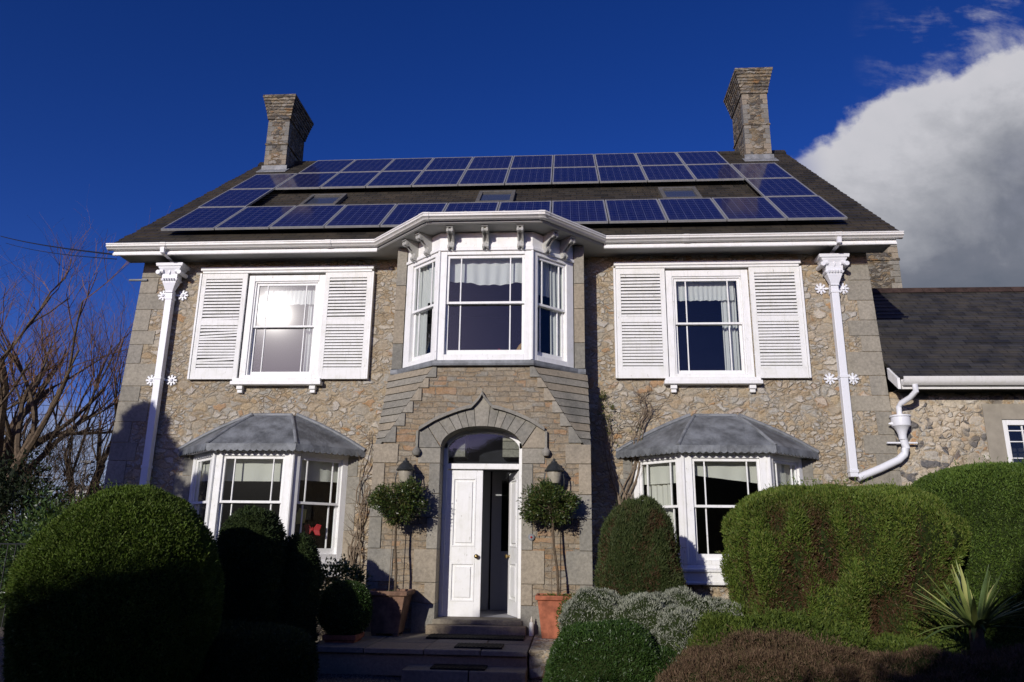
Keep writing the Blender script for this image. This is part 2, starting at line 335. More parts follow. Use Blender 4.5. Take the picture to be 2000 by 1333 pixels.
M['silver'] = leafmat('silver_foliage', [(.20, .22, .16), (.30, .315, .245), (.40, .41, .33)], .8, .1, .1)
M['heath'] = leafmat('heather_twigs', [(.060, .036, .022), (.11, .068, .042), (.19, .125, .080), (.07, .065, .025)], .8, .1, .1)
M['ferny'] = leafmat('creeping_foliage', [(.045, .075, .012), (.080, .120, .018), (.125, .155, .030)], .6, .2, .2)
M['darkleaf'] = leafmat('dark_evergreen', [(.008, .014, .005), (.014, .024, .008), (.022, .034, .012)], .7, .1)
M['buds'] = leafmat('small_vine_leaves', [(.07, .10, .02), (.12, .14, .04), (.16, .12, .05)], .5, .2)

# ------------------------------------------------------------------ mesh helpers
class MB:
    def __init__(s, T=None): s.v = []; s.f = []; s.T = T or Matrix.Identity(4)
    def pts(s, P):
        o = len(s.v); s.v += [tuple(s.T @ Vector(p)) for p in P]; return o
    def box(s, x0, x1, y0, y1, z0, z1):
        o = s.pts([(x0, y0, z0), (x1, y0, z0), (x1, y1, z0), (x0, y1, z0), (x0, y0, z1), (x1, y0, z1), (x1, y1, z1), (x0, y1, z1)])
        s.f += [tuple(o+i for i in q) for q in ((0, 3, 2, 1), (4, 5, 6, 7), (0, 1, 5, 4), (1, 2, 6, 5), (2, 3, 7, 6), (3, 0, 4, 7))]
        return s
    def poly(s, P): o = s.pts(P); s.f.append(tuple(range(o, o+len(P)))); return s
    def loft(s, rings, closed=True, caps=True):
        o = [s.pts(r) for r in rings]; n = len(rings[0])
        for a, b in zip(o, o[1:]):
            for i in range(n if closed else n-1): j = (i+1) % n; s.f.append((a+i, a+j, b+j, b+i))
        if caps and closed: s.f.append(tuple(o[0]+i for i in range(n))[::-1]); s.f.append(tuple(o[-1]+i for i in range(n)))
        return s
    def prism(s, P, d):
        """closed outline P (3d points) pushed by vector d"""
        d = Vector(d); return s.loft([P, [tuple(Vector(p)+d) for p in P]])
    def lathe(s, c, prof, n=16, a0=0):
        return s.loft([[(c[0]+r*cos(a0+2*pi*i/n), c[1]+r*sin(a0+2*pi*i/n), c[2]+z) for i in range(n)] for r, z in prof])
    def sqlathe(s, c, prof, sx=1, sy=1, off=0):
        return s.loft([[(c[0]-r*sx, c[1]-r*sy, c[2]+z), (c[0]+r*sx, c[1]-r*sy, c[2]+z), (c[0]+r*sx, c[1]+r*sy, c[2]+z), (c[0]-r*sx, c[1]+r*sy, c[2]+z)] for r, z in prof])
    def tube(s, P, R, n=6):
        P = [Vector(p) for p in P]; rings = []
        if not hasattr(R, '__len__'): R = [R]*len(P)
        ref = Vector((.13, .31, .94))
        for i, p in enumerate(P):
            d = (P[min(i+1, len(P)-1)]-P[max(i-1, 0)]).normalized()
            a = d.cross(ref)
            if a.length < .1: a = d.cross(Vector((1, 0, 0)))
            a.normalize(); b = d.cross(a)
            rings.append([tuple(p+(a*cos(2*pi*k/n)+b*sin(2*pi*k/n))*R[i]) for k in range(n)])
        return s.loft(rings)
    def sweep(s, path, prof, closed=False):
        """profile (offset outward, z) swept round a plan path [(x,y)..] with mitred corners; outward is to the right of the direction of travel"""
        P = [Vector(p) for p in path]; rings = []
        for i, p in enumerate(P):
            d0 = (p-P[i-1]).normalized() if i else (P[1]-p).normalized()
            d1 = (P[i+1]-p).normalized() if i < len(P)-1 else d0
            n0 = Vector((d0.y, -d0.x)); n1 = Vector((d1.y, -d1.x)); m = (n0+n1); m /= m.dot(n0)
            rings.append([(p.x+m.x*o, p.y+m.y*o, z) for o, z in prof])
        return s.loft(rings)
    def build(s, name, mat, parent=None, bevel=0, smooth=False):
        me = bpy.data.meshes.new(name); off = parent_world(parent) if parent else Vector((0, 0, 0))
        me.from_pydata([tuple(Vector(p)-off) for p in s.v], [], s.f); me.materials.append(mat); me.update()
        import bmesh
        bm = bmesh.new(); bm.from_mesh(me); bmesh.ops.recalc_face_normals(bm, faces=bm.faces); bm.to_mesh(me); bm.free()
        if smooth:
            me.polygons.foreach_set('use_smooth', [True]*len(me.polygons)); me.set_sharp_from_angle(angle=radians(38))
        o = bpy.data.objects.new(name, me); COL.objects.link(o); o.parent = parent
        if bevel:
            b = o.modifiers.new('bevel', 'BEVEL'); b.width = bevel; b.segments = 2; b.limit_method = 'ANGLE'; b.angle_limit = radians(40)
        return o
def parent_world(p):
    r = Vector((0, 0, 0))
    while p: r += p.location; p = p.parent
    return r
def tag(o, label=None, cat=None, group=None, kind=None):
    for k, v in (('label', label), ('category', cat), ('group', group), ('kind', kind)):
        if v: o[k] = v
    return o
def thing(name, loc, label, cat, group=None):
    o = bpy.data.objects.new(name, None); o.location = loc; COL.objects.link(o); o.empty_display_size = .2
    return tag(o, label, cat, group)
def copy_tree(root, loc, label):
    r = root.copy(); COL.objects.link(r); r.location = loc; r['label'] = label
    for ch in root.children:
        c = ch.copy(); COL.objects.link(c); c.parent = r
        for g in ch.children: d = g.copy(); COL.objects.link(d); d.parent = c
    return r

# ------------------------------------------------------------------ ground
GZ = -.52
o = MB().poly([(-900, -300, GZ-.02), (900, -300, GZ-.02), (900, 1500, GZ-.02), (-900, 1500, GZ-.02)])
gm_, k = newmat('rough_grass'); n = k.noise(k.co, .8, 6, .7).outputs[0]
pbr(k, k.mix(n, (.018, .028, .008), (.055, .065, .025)), .95, .1, k.noise(k.co, 20, 4).outputs[0], 1., .03)
tag(o.build('ground', gm_), kind='structure')
gv, k = newmat('gravel')
vo = k.add('ShaderNodeTexVoronoi', {'Vector': k.co, 'Scale': 46.}); sc_ = k.add('ShaderNodeSeparateColor', {0: vo.outputs['Color']})
pbr(k, k.mix(k.smooth(vo.outputs['Distance'], .2, .75), k.ramp(sc_.outputs[0], [(0, (.20, .15, .10)), (.4, (.33, .27, .20)), (.7, (.26, .24, .21)), (1, (.42, .37, .30))]), (.05, .04, .03)),
    .9, .2, k.math('SUBTRACT', 1., vo.outputs['Distance']), 1., .02)
g = MB(); nx, ny = 60, 60; rr_ = random.Random(3)
o0 = g.pts([(-9+i*.27, -13.5+j*.27, GZ+.012*sin(i*1.3+j*.7)+.010*sin(j*1.9-i*.4)) for j in range(ny) for i in range(nx)])
g.f = [(j*nx+i, j*nx+i+1, (j+1)*nx+i+1, (j+1)*nx+i) for j in range(ny-1) for i in range(nx-1)]
tag(g.build('gravel_drive', gv, None, 0, True), kind='structure')

# ------------------------------------------------------------------ main house
house = thing('stone_house', (0, 0, GZ), 'large two storey rubble stone house with slate roof, solar panels and white shutters', 'house')
WX = [(-.6, 6.80), (3.0, 6.72), (6.14, 6.60)]
def wx(z):
    for (a, xa), (b, xb) in zip(WX, WX[1:]):
        if z <= b: return xa+(xb-xa)*(z-a)/(b-a)
    return WX[-1][1]
CX = 3.81                                        # centre line of the side bays
# front wall cut round its openings
xs = sorted([0, CX-1.30, CX-.72, CX-.0, CX+.72, CX+1.30, 1.50]); xs = sorted(set([-x for x in xs]+xs))
zs = [GZ-.1, .62, 2.50, 3.0, 3.82, 5.86, 6.14]
def hole(x0, x1, z0, z1):
    ax = abs((x0+x1)/2); zc = (z0+z1)/2
    if ax < 1.50 and zc < 6.1: return True
    if CX-1.30 < ax < CX+1.30 and .62 < zc < 2.5: return True
    if CX-.72 < ax < CX+.72 and 3.82 < zc < 5.86: return True
    return False
ww = (MB(), MB())
for z0, z1 in zip(zs, zs[1:]):
    X0 = [-wx(z0)]+xs+[wx(z0)]; X1 = [-wx(z1)]+xs+[wx(z1)]
    for i in range(len(X0)-1):
        if 0 < i < len(X0)-2 and hole(X0[i], X0[i+1], z0, z1): continue
        ww[X0[i] >= 0].loft([[(X0[i], 0, z0), (X0[i+1], 0, z0), (X1[i+1], 0, z1), (X1[i], 0, z1)], [(X0[i], .42, z0), (X0[i+1], .42, z0), (X1[i+1], .42, z1), (X1[i], .42, z1)]])
for w in ww: w.build('wall', M['rubble'], house)
# gable and rear walls
EY, EZ, RY, RZ = -.5, 6.33, 5.15, 10.97; BY = 10.8
def roofz(y): return EZ+(RZ-EZ)*(min(y, 2*RY-y)-EY)/(RY-EY)
for s in (-1, 1):
    m_ = MB()
    P = [(s*(wx(GZ)-.002), .002, GZ-.1), (s*(wx(GZ)-.002), 10.3, GZ-.1), (s*6.60, 10.3, roofz(10.3)-.12), (s*6.60, RY, RZ-.12), (s*6.60, .002, roofz(0)-.10)]
    m_.prism(P, (-s*.40, 0, 0)); m_.build('side_wall', M['rubble'], house)
MB().box(-6.2, 6.2, 9.9, 10.3, GZ, 6.2).build('rear_wall', M['rubble'], house)
# quoins
for s in (-1, 1):
    q = MB(); z = GZ; i = 0; r_ = random.Random(11+s)
    while z < 6.05:
        h = r_.uniform(.26, .42); 
        if z+h > 5.95: h = 6.13-z
        L = r_.uniform(.26, .40) if i % 2 else r_.uniform(.42, .66)
        z0, z1 = z+.004, z+h-.004
        x0, x1 = wx(z0)+.012, wx(z1)+.012
        dpt = .7 if i % 2 else .4
        q.loft([[(s*x0, -.014, z0), (s*(x0-L), -.014, z0), (s*(x0-L), .02, z0), (s*x0, dpt, z0)], [(s*x1, -.014, z1), (s*(x1-L), -.014, z1), (s*(x1-L), .02, z1), (s*x1, dpt, z1)]])
        z += h; i += 1
    q.build('quoin', M['corner'], house, .006)

# --- sash window builder: local frame u (along), n (outward), z (up)
def frameT(ox, oy, oz, ux, uy):
    U = Vector((ux, uy, 0)).normalized(); N = Vector((U.y, -U.x, 0))
    return Matrix(((U.x, -N.x, 0, ox), (U.y, -N.y, 0, oy), (0, 0, 1, oz), (0, 0, 0, 1)))   # local y = inward
def sash(par, T, w, h, fl=.08, fr=.08, ft=.08, fb=.08, bars=True, marg=.16, split=.5, n0=0., tilt=0, barsl=True):
    """white frame, two sliding sashes with margin bars, two panes; front face of the frame at local y = n0"""
    f = MB(T)
    f.box(0, fl, n0, n0+.12, 0, h).box(w-fr, w, n0, n0+.12, 0, h).box(fl, w-fr, n0, n0+.12, h-ft, h).box(fl, w-fr, n0-.0, n0+.12, 0, fb)
    f.build('window_frame' if par.name.startswith('bay') or par.name.startswith('oriel') else 'window', M['white'], par, .006)
    u0, u1, z0, z1 = fl, w-fr, fb, h-ft; zm = z0+(z1-z0)*split
    for lo, hi, y, br, tr in ((zm-.02, z1, n0+.035, .04, .05), (z0, zm+.02, n0+.08, .09, .04)):
        m_ = MB(T); st = .042
        m_.box(u0, u0+st, y, y+.04, lo, hi).box(u1-st, u1, y, y+.04, lo, hi).box(u0+st, u1-st, y, y+.04, hi-tr, hi).box(u0+st, u1-st, y, y+.04, lo, lo+br)
        g0, g1 = u0+st, u1-st; mm = (g1-g0)*marg
        if bars:
            for c in (g0+mm, g1-mm): m_.box(c-.010, c+.010, y+.006, y+.036, lo+br, hi-tr)
        m_.build('sash', M['white'], par, .003)
        tl = tilt
        p_ = MB(T).poly([(g0, y+.02, lo+br), (g1, y+.02+tl*(g1-g0), lo+br), (g1, y+.02+tl*(g1-g0), hi-tr), (g0, y+.02, hi-tr)])
        p_.build('pane', M['glass'], par)

# upstairs windows: frame, sashes, sill, shutters
for s in (-1, 1):
    T = frameT(s*CX-.72, -.035, 3.86, 1, 0)
    wf = MB(T); W_, H_ = 1.44, 1.96
    wf.box(0, .115, 0, .15, 0, H_).box(W_-.115, W_, 0, .15, 0, H_).box(.115, W_-.115, 0, .15, H_-.115, H_).box(.115, W_-.115, 0, .15, 0, .075)
    wf.box(.115, .145, .02, .12, .075, H_-.115).box(W_-.145, W_-.115, .02, .12, .075, H_-.115).box(.145, W_-.145, .02, .12, H_-.145, H_-.115)
    win = wf.build('window', M['white'], house, .006)
    u0, u1, z0, z1 = .145, W_-.145, .075, H_-.145; zm = (z0+z1)/2+.04
    for lo, hi, y, br, tr in ((zm-.018, z1, .045, .036, .045), (z0, zm+.018, .088, .075, .036)):
        m_ = MB(T); st = .045
        m_.box(u0, u0+st, y, y+.036, lo, hi).box(u1-st, u1, y, y+.036, lo, hi).box(u0+st, u1-st, y, y+.036, hi-tr, hi).box(u0+st, u1-st, y, y+.036, lo, lo+br)
        g0, g1 = u0+st, u1-st; mm = (g1-g0)*.155
        for c in (g0+mm, g1-mm): m_.box(c-.010, c+.010, y+.005, y+.03, lo+br, hi-tr)
        m_.build('sash', M['white'], win, .003)
        MB(T).poly([(g0, y+.018, lo+br), (g1, y+.018, lo+br), (g1, y+.018, hi-tr), (g0, y+.018, hi-tr)]).build('pane', M['glass'], win)
    sx = s*CX
    sl_ = MB().box(sx-.82, sx+.82, -.15, .02, 3.735, 3.80).box(sx-.80, sx+.80, -.12, .02, 3.80, 3.86)
    for c in (-.66, .66): sl_.box(sx+c-.055, sx+c+.055, -.10, .0, 3.66, 3.733).box(sx+c-.045, sx+c+.045, -.07, .0, 3.60, 3.66)
    sl_.build('sill', M['white'], win, .008)
    # head board with the shutters hung below
    hb = MB().box(sx-1.63, sx+1.63, -.115, 0, 5.90, 5.965).box(sx-1.60, sx+1.60, -.09, 0, 5.855, 5.90)
    hb.build('shutter_head', M['white'], win, .004)
    for q in (-1, 1):
        a, b = sorted((sx+q*.735, sx+q*1.60)); r_ = random.Random(int(50+s*3+q))
        sh = MB(); y0, y1 = -.085, -.04; z0, z1 = 3.845, 5.845
        sh.box(a, a+.085, y0, y1, z0, z1).box(b-.085, b, y0, y1, z0, z1)
        for lo, hi in ((z0, z0+.17), (4.85, 4.95), (z1-.10, z1)): sh.box(a+.085, b-.085, y0, y1, lo, hi)
        for lo, hi in ((z0+.17, 4.85), (4.95, z1-.10)):
            n_ = 15 if lo < 4.5 else 13; p_ = (hi-lo)/n_
            for i in range(n_):
                zc = lo+p_*(i+.5); bad = s < 0 and q < 0 and r_.random() < .35; jig = r_.gauss(0, .0015); tlt = r_.gauss(0, .010 if bad else .0015)
                sh.loft([[(x, y0+.005, zc-.029+jig+dz), (x, y0+.002, zc-.025+jig+dz), (x, y0+.002, zc+.006+jig+dz), (x, y1, zc+.030+jig+dz), (x, y1+.006, zc+.010+jig+dz)] for x, dz in ((a+.086, -tlt), (b-.086, tlt))])
        so_ = sh.build('shutter', M['old'], house, .002)
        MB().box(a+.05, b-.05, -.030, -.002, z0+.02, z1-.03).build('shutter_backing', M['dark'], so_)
        # outer edge trim running down beside the shutter
        e = sx+q*1.605; e0, e1 = sorted((e, e+q*.035)); MB().box(e0, e1, -.10, -.0, 3.845, 5.853).build('shutter_trim', M['white'], so_, .003)

# --- porch and canted bay above it
PD, PW = 1.2, 1.675                               # depth, half width
F0, FY, S0, SY = .775, -1.2, 1.45, -.56             # plan of the canted storey: front corner, side corner
# lower porch body with a door recess: built as pieces round the doorway
OW = .635                                          # half width of the doorway
def archz(x):                                       # three centred door arch
    a = abs(x)/OW; return 2.50+.335*sqrt(max(0, 1-a**2.3))
pb = MB()
for s in (-1, 1):
    pb.prism([(s*OW, -PD, -.3), (s*PW, -PD, -.3), (s*PW, -PD, 2.45), (s*OW, -PD, 2.45)], (0, .40, 0))
    pb.prism([(s*PW, -PD+.401, GZ), (s*PW, 0, GZ), (s*PW, 0, 2.45), (s*PW, -PD+.401, 2.45)], (-s*.3, 0, 0))
NA = 18
top = [(OW*cos(pi*i/NA), archz(OW*cos(pi*i/NA))) for i in range(NA+1)]
for (xa, za), (xb, zb) in zip(top, top[1:]):
    if abs(xa-xb) > 1e-6: pb.prism([(xa, -PD, za), (xb, -PD, zb), (xb, -PD, 3.02), (xa, -PD, 3.02)], (0, .40, 0))
for s in (-1, 1): pb.prism([(s*OW, -PD, 2.451), (s*1.61, -PD, 2.451), (s*1.27, -PD, 3.02), (s*OW, -PD, 3.02)], (0, .40, 0))
# front of the broached part above the arch
pb.box(-.80, .80, -PD, -PD+.40, 3.021, 3.80)
for s in (-1, 1): pb.prism([(s*.801, -PD, 3.021), (s*1.26, -PD, 3.021), (s*.803, -PD, 3.79), (s*.801, -PD, 3.79)], (0, .35, 0))
porch = pb.build('porch', M['porch'], house)
# broach: overlapping weathered slabs that turn the square porch into the canted bay
NS = 11; zb0, zb1 = 2.40, 3.80; br = {-1: MB(), 1: MB()}
r_ = random.Random(5)
for i in range(NS):
    za = zb0+(zb1-zb0)*i/NS; zc = zb0+(zb1-zb0)*(i+1)/NS
    ta, tb_ = (i-.15)/NS, (i+1)/NS
    def plan(t_, ex, s):
        t_ = max(0, min(1, t_))
        fx = PW+(F0+.03-PW)*t_; wy = SY*t_+(-PD)*(1-t_); ox = PW+(1.66-PW)*t_
        # points: front inner, front corner, side corner, wall
        return [(s*(fx), -PD-.012), (s*(ox+.012), wy-.0), (s*(ox+.012), 0), (s*.3, 0), (s*.3, -PD+.36), (s*(fx-.02), -PD+.36)]
    for s in (-1, 1):
        lip = r_.uniform(.004, .014)
        A = plan(ta, 0, s); B = plan(tb_, 0, s)
        if i == 0: A = [(s*(PW-.03), -PD-.012), (s*(PW+.012), -PD+.03), A[2], A[3], A[4], (s*(PW-.06), -PD+.36)]
        br[s].loft([[(x+s*(lip if j in (1,) else 0), y-(lip if j == 1 else 0), za+.004) for j, (x, y) in enumerate(A)], [(x, y, zc-.004) for x, y in B]])
for s in (-1, 1): br[s].build('broach', M['stone_d'], porch, .004)
# stepped grey stones let into the front beside the broach
stp = [(3.80, 3.62, .84), (3.61, 3.45, .93), (3.44, 3.24, 1.03), (3.23, 3.05, 1.14), (3.04, 2.84, 1.27), (2.83, 2.58, 1.40)]
for s in (-1, 1):
    m_ = MB()
    for zt, zb_, xi in stp:
        zm = (zt+zb_)/2; fx = PW+(F0+.03-PW)*max(0, min(1, (zm-zb0-.06)/(zb1-zb0)))
        fxt = PW+(F0+.03-PW)*max(0, min(1, (zt-zb0)/(zb1-zb0))); fxb = PW+(F0+.03-PW)*max(0, min(1, (zb_-zb0)/(zb1-zb0)))
        xi2 = min(xi, fxt-.06)
        m_.prism([(s*xi2, -PD-.028, zb_), (s*(fxb+.0), -PD-.028, zb_), (s*fxt, -PD-.028, zt), (s*xi2, -PD-.028, zt)], (0, .06, 0))
    # quoins of the square porch, long and short, and the door jambs
    z = -.22; i = 0; jm = MB()
    hs_ = [.42, .30, .48, .46, .36, .46, .30]
    for i, h in enumerate(hs_):
        z0, z1 = z+.004, z+h-.004
        if z1 > 2.56: z1 = 2.572
        lo = (1.50, 1.30)[i % 2 == 0]
        m_.box(*sorted((s*lo, s*(PW+.014))), -PD-.022, -PD+.25 if i % 2 else -PD+.45, z0, z1)
        li = (.80, .98)[i % 2 == 0]
        jm.box(*sorted((s*(OW-.002), s*li)), -PD-.022, -PD+.33, z0, min(z1, 2.495))
        z += h
    m_.build('quoin', M['stone'], porch, .007); jm.build('door_jamb', M['stone'], porch, .007)
# door arch with ogee hood
def ring_out(x):
    a = abs(x)
    if a < .17: return 3.34-(3.34-3.12)*(a/.17)**.75
    if a < .74: return 3.12-.20*((a-.17)/.57)**1.35
    return 2.92-(a-.74)*.62
vs = [-1.0, -.86, -.70, -.54, -.40, -.27, -.13, .13, .27, .40, .54, .70, .86, 1.0]
ar = MB()
for a, b in zip(vs, vs[1:]):
    g_ = .0035; n_ = 5; outer = [(a+g_+(b-a-2*g_)*i/n_) for i in range(n_+1)]
    def inner(x): return max(-OW, min(OW, x*.739))
    xi = [inner(x) for x in outer]
    lowp = [(x, archz(x)) for x in xi]
    if a < -.99: lowp = [(outer[0], 2.50), (-OW, 2.50)]
    if b > .99: lowp = [(OW, 2.50), (outer[-1], 2.50)]
    P = [(x, -PD-.034, z) for x, z in lowp]+[(x, -PD-.034, ring_out(x)) for x in reversed(outer)]
    ar.prism(P, (0, .10, 0))
ar.build('arch', M['stone'], porch, .004)
hm = MB(); hx = [-.98+.0195*i for i in range(0, 101)]
hm.loft([[(x, -PD-.10, ring_out(x)-.012), (x, -PD-.085, ring_out(x)+.045), (x, -PD+.01, ring_out(x)+.055), (x, -PD+.01, ring_out(x)-.012)] for x in [-.98+1.96*i/70 for i in range(71)]])
for s in (-1, 1):
    hm.box(*sorted((s*.985, s*1.02)), -PD-.07, -PD, 2.50, 2.76)
    hm.lathe((s*1.003, -PD-.06, 2.43), [(.0, -.07), (.045, -.055), (.065, -.02), (.068, .01), (.05, .045), (.03, .062), (.02, .08)], 14)
hm.build('hood_mould', M['stone'], porch, 0, True)
# reveal of the door opening in the shade of the arch
rv = MB()
rv.loft([[(x*.998, -PD-.0, z-.003) for x, z in top], [(x*.998, -PD+.34, z-.003) for x, z in top]], False, False)
for s in (-1, 1): rv.poly([(s*OW*.998, -PD, -.2), (s*OW*.998, -PD+.34, -.2), (s*OW*.998, -PD+.34, 2.5), (s*OW*.998, -PD, 2.5)])
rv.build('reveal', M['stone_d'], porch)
# slate sill course under the bay
def canted(d, z): return None
bayplan = [(-S0-.17, 0), (-S0-.17, SY), (-S0, SY), (-F0, FY), (F0, FY), (S0, SY), (S0+.17, SY), (S0+.17, 0)]
sp_ = [(-1.63, SY+.03), (-S0-.03, SY), (-F0-.0, FY), (F0, FY), (S0+.03, SY), (1.63, SY+.03)]
MB().sweep(sp_, [(-.05, 3.80), (.075, 3.80), (.085, 3.83), (.085, 3.885), (-.05, 3.90)]).build('sill_course', M['leadL'], porch, .004)
MB().prism([(x, y, 3.805) for x, y in [(-1.60, .3), (-1.60, SY+.04), (-S0, SY+.02), (-F0+.02, FY+.03), (F0-.02, FY+.03), (S0, SY+.02), (1.60, SY+.04), (1.60, .3)]], (0, 0, .08)).build('bay_floor', M['dark'], porch)
# piers at either side of the oriel
for s in (-1, 1):
    m_ = MB(); z = 3.90; zz = [3.902, 4.35, 4.95, 5.40, 6.10]
    for a, b in zip(zz, zz[1:]): m_.box(*sorted((s*(S0+.01), s*1.635)), SY-.015, .0, a+.003, b-.003)
    m_.build('pier', M['stone_d'], house, .006)
# oriel: three sash windows with posts, frieze, corbels
ori = bpy.data.objects.new('oriel_window', None); COL.objects.link(ori); ori.parent = house
ori.location = (0, -1.2, 3.9-GZ)
fz = MB().sweep([(-S0, SY), (-F0, FY), (F0, FY), (S0, SY)], [(-.12, 5.78), (.0, 5.78), (.0, 6.10), (-.12, 6.10)])
fz.sweep([(-S0, SY), (-F0, FY), (F0, FY), (S0, SY)], [(.0015, 5.775), (.03, 5.775), (.03, 5.82), (.012, 5.84), (.0015, 5.84)])
fz.build('frieze', M['white'], ori, .004)
L_ = sqrt((S0-F0)**2+(SY-FY)**2)
sash(ori, frameT(-F0, FY, 3.90, 1, 0), 2*F0, 1.88, .13, .13, .07, .10, split=.515)
sash(ori, frameT(-S0, SY, 3.90, S0-F0, FY-SY), L_, 1.88, .16, .12, .07, .10, split=.515)
sash(ori, frameT(F0, FY, 3.90, S0-F0, SY-FY), L_, 1.88, .12, .16, .07, .10, split=.515)
for s in (-1, 1): MB().tube([(s*F0, FY-.002, 3.91), (s*F0, FY-.002, 5.77)], .024, 8).build('corner_post', M['white'], ori, 0, True)
# scrolled corbels
def corbel(T):
    c = MB(T); n_ = 14; P = []
    prof = [(y*.86, z*.98) for y, z in [(0, 0), (-.30, 0), (-.325, -.03), (-.315, -.075), (-.27, -.095), (-.225, -.085), (-.185, -.11), (-.13, -.15), (-.085, -.19), (-.085, -.225), (-.115, -.25), (-.12, -.285), (-.09, -.315), (-.045, -.32), (0, -.30)]]
    for a, b, k_ in ((-.052, -.019, 1.), (-.019, .019, .88), (.019, .052, 1.)):
        c.prism([(a, y*k_, z*k_) for y, z in prof], (b-a, 0, 0))
    c.box(-.058, .058, -.285, 0, .001, .024)
    c.tube([(-.057, -.243, -.046), (.057, -.243, -.046)], .028, 10).tube([(-.057, -.068, -.258), (.057, -.068, -.258)], .030, 10)
    return c
cdir = Vector((S0-F0, SY-FY, 0)).normalized()
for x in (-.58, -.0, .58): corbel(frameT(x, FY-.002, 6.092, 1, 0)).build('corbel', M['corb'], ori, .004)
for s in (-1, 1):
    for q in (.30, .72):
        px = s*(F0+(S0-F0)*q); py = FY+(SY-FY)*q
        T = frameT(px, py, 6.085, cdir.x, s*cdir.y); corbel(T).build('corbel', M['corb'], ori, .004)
# --- eaves: soffit, fascia, gutter following the bay
GP = [(-7.02, -.52), (-2.02, -.52), (-.95, -1.58), (.95, -1.58), (1.98, -.52), (7.02, -.52)]
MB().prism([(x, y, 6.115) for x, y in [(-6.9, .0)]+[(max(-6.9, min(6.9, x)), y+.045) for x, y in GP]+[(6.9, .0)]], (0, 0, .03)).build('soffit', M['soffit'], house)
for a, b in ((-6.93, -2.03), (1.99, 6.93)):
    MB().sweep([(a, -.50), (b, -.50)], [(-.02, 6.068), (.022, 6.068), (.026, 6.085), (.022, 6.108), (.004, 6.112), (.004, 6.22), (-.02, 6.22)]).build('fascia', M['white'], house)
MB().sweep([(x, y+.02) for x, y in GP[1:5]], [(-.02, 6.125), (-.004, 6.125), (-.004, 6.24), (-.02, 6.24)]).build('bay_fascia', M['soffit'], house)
gt = MB().sweep(GP, [(.0, 6.1544), (.03, 6.1528), (.058, 6.1622), (.068, 6.1778), (.085, 6.1910), (.105, 6.1988), (.108, 6.2113), (.098, 6.2152), (.098, 6.2347), (.112, 6.2386), (.112, 6.2597), (.10, 6.2620), (.092, 6.2441), (.0, 6.1973)])
gut = gt.build('gutter', M['gut'], house, 0, True)
for x, y in ((-5.95, -.52), (5.95, -.52), (-2.9, -.52), (3.4, -.52)):
    jb = MB().sweep([(x-.05, y), (x+.05, y)], [(.0, 6.1481), (.033, 6.1466), (.064, 6.1567), (.075, 6.1739), (.092, 6.1871), (.112, 6.1949), (.116, 6.2113), (.105, 6.2168), (.105, 6.2331), (.119, 6.2363), (.119, 6.2612), (.10, 6.2675), (.0, 6.1973)]); jb.build('gutter_union', M['gut'], gut, 0, True)
for i in (2, 3):
    x, y = GP[i]; d = -1 if i == 2 else 1
    jb = MB().sweep([(x-.05, y+(.05 if d < 0 else 0)), (x, y), (x+.05, y+(.05 if d > 0 else 0))], [(.0, 6.1481), (.033, 6.1466), (.064, 6.1567), (.075, 6.1739), (.092, 6.1871), (.112, 6.1949), (.116, 6.2113), (.105, 6.2168), (.105, 6.2331), (.119, 6.2363), (.119, 6.2612), (.10, 6.2675), (.0, 6.1973)]); jb.build('gutter_union', M['gut'], gut, 0, True)
# flat lead roof of the bay with rolled edge
lr = MB().prism([(x, y+.03, 6.255) for x, y in [(-2.0, -.4), (-.93, -1.56), (.93, -1.56), (1.96, -.4)]], (0, 0, .035))
lr.tube([(-2.0, -.46, 6.285), (-.95, -1.52, 6.30), (.95, -1.52, 6.30), (1.96, -.46, 6.285)], .022, 8)
for x in (-.93, -.32, .32, .93): lr.lathe((x, -1.50, 6.29), [(.05, 0), (.045, .04), (.02, .065), (0.001, .07)], 8)
lr.build('bay_lead_roof', M['leadL'], house, 0, True)
# --- roof
pit = math.atan2(RZ-EZ, RY-EY); RL = sqrt((RZ-EZ)**2+(RY-EY)**2)
dS = Vector((0, cos(pit), sin(pit))); dN = Vector((0, -sin(pit), cos(pit)))
def RP(x, s_, h=0): p = Vector((x, EY, EZ))+dS*s_+dN*h; return (p.x, p.y, p.z)
rf = MB(); r_ = random.Random(9)
# ragged slate courses at both verges
NR = 37
for i in range(NR):
    s0 = -.06+i*.20; s1 = min(s0+.215, RL-.01)
    xl = -6.93+r_.uniform(-.02, .03); xr = 6.98+r_.uniform(-.008, .008)
    o0 = rf.pts([RP(xl, s0, .012), RP(xr, s0, .012), RP(xr, s1, -.004), RP(xl, s1, -.004), RP(xl, s0, -.075), RP(xr, s0, -.075), RP(xr, s1, -.09), RP(xl, s1, -.09)])
    rf.f += [tuple(o0+j for j in q) for q in ((0, 1, 2, 3), (0, 4, 5, 1), (1, 5, 6, 2), (3, 2, 6, 7), (0, 3, 7, 4), (4, 7, 6, 5))]
rf.prism([(-6.93, RY+.01, RZ-.01), (-6.93, BY, EZ), (-6.93, BY, EZ-.09), (-6.93, RY+.01, RZ-.10)], (13.9, 0, 0))
roof = rf.build('roof', M['slate'], house)
rd = MB(); x = -6.95; r_ = random.Random(4)
while x < 6.95:
    L = min(.45, 7.0-x); hh = r_.uniform(-.006, .006)
    rd.prism([(x+.004, RY-.15, RZ-.095+hh), (x+.004, RY-.02, RZ+.055+hh), (x+.004, RY+.02, RZ+.055+hh), (x+.004, RY+.15, RZ-.095+hh), (x+.004, RY+.12, RZ-.115+hh), (x+.004, RY, RZ+.0+hh), (x+.004, RY-.12, RZ-.115+hh)], (L-.008, 0, 0)); x += L
rd.build('ridge_tiles', M['slate'], roof)
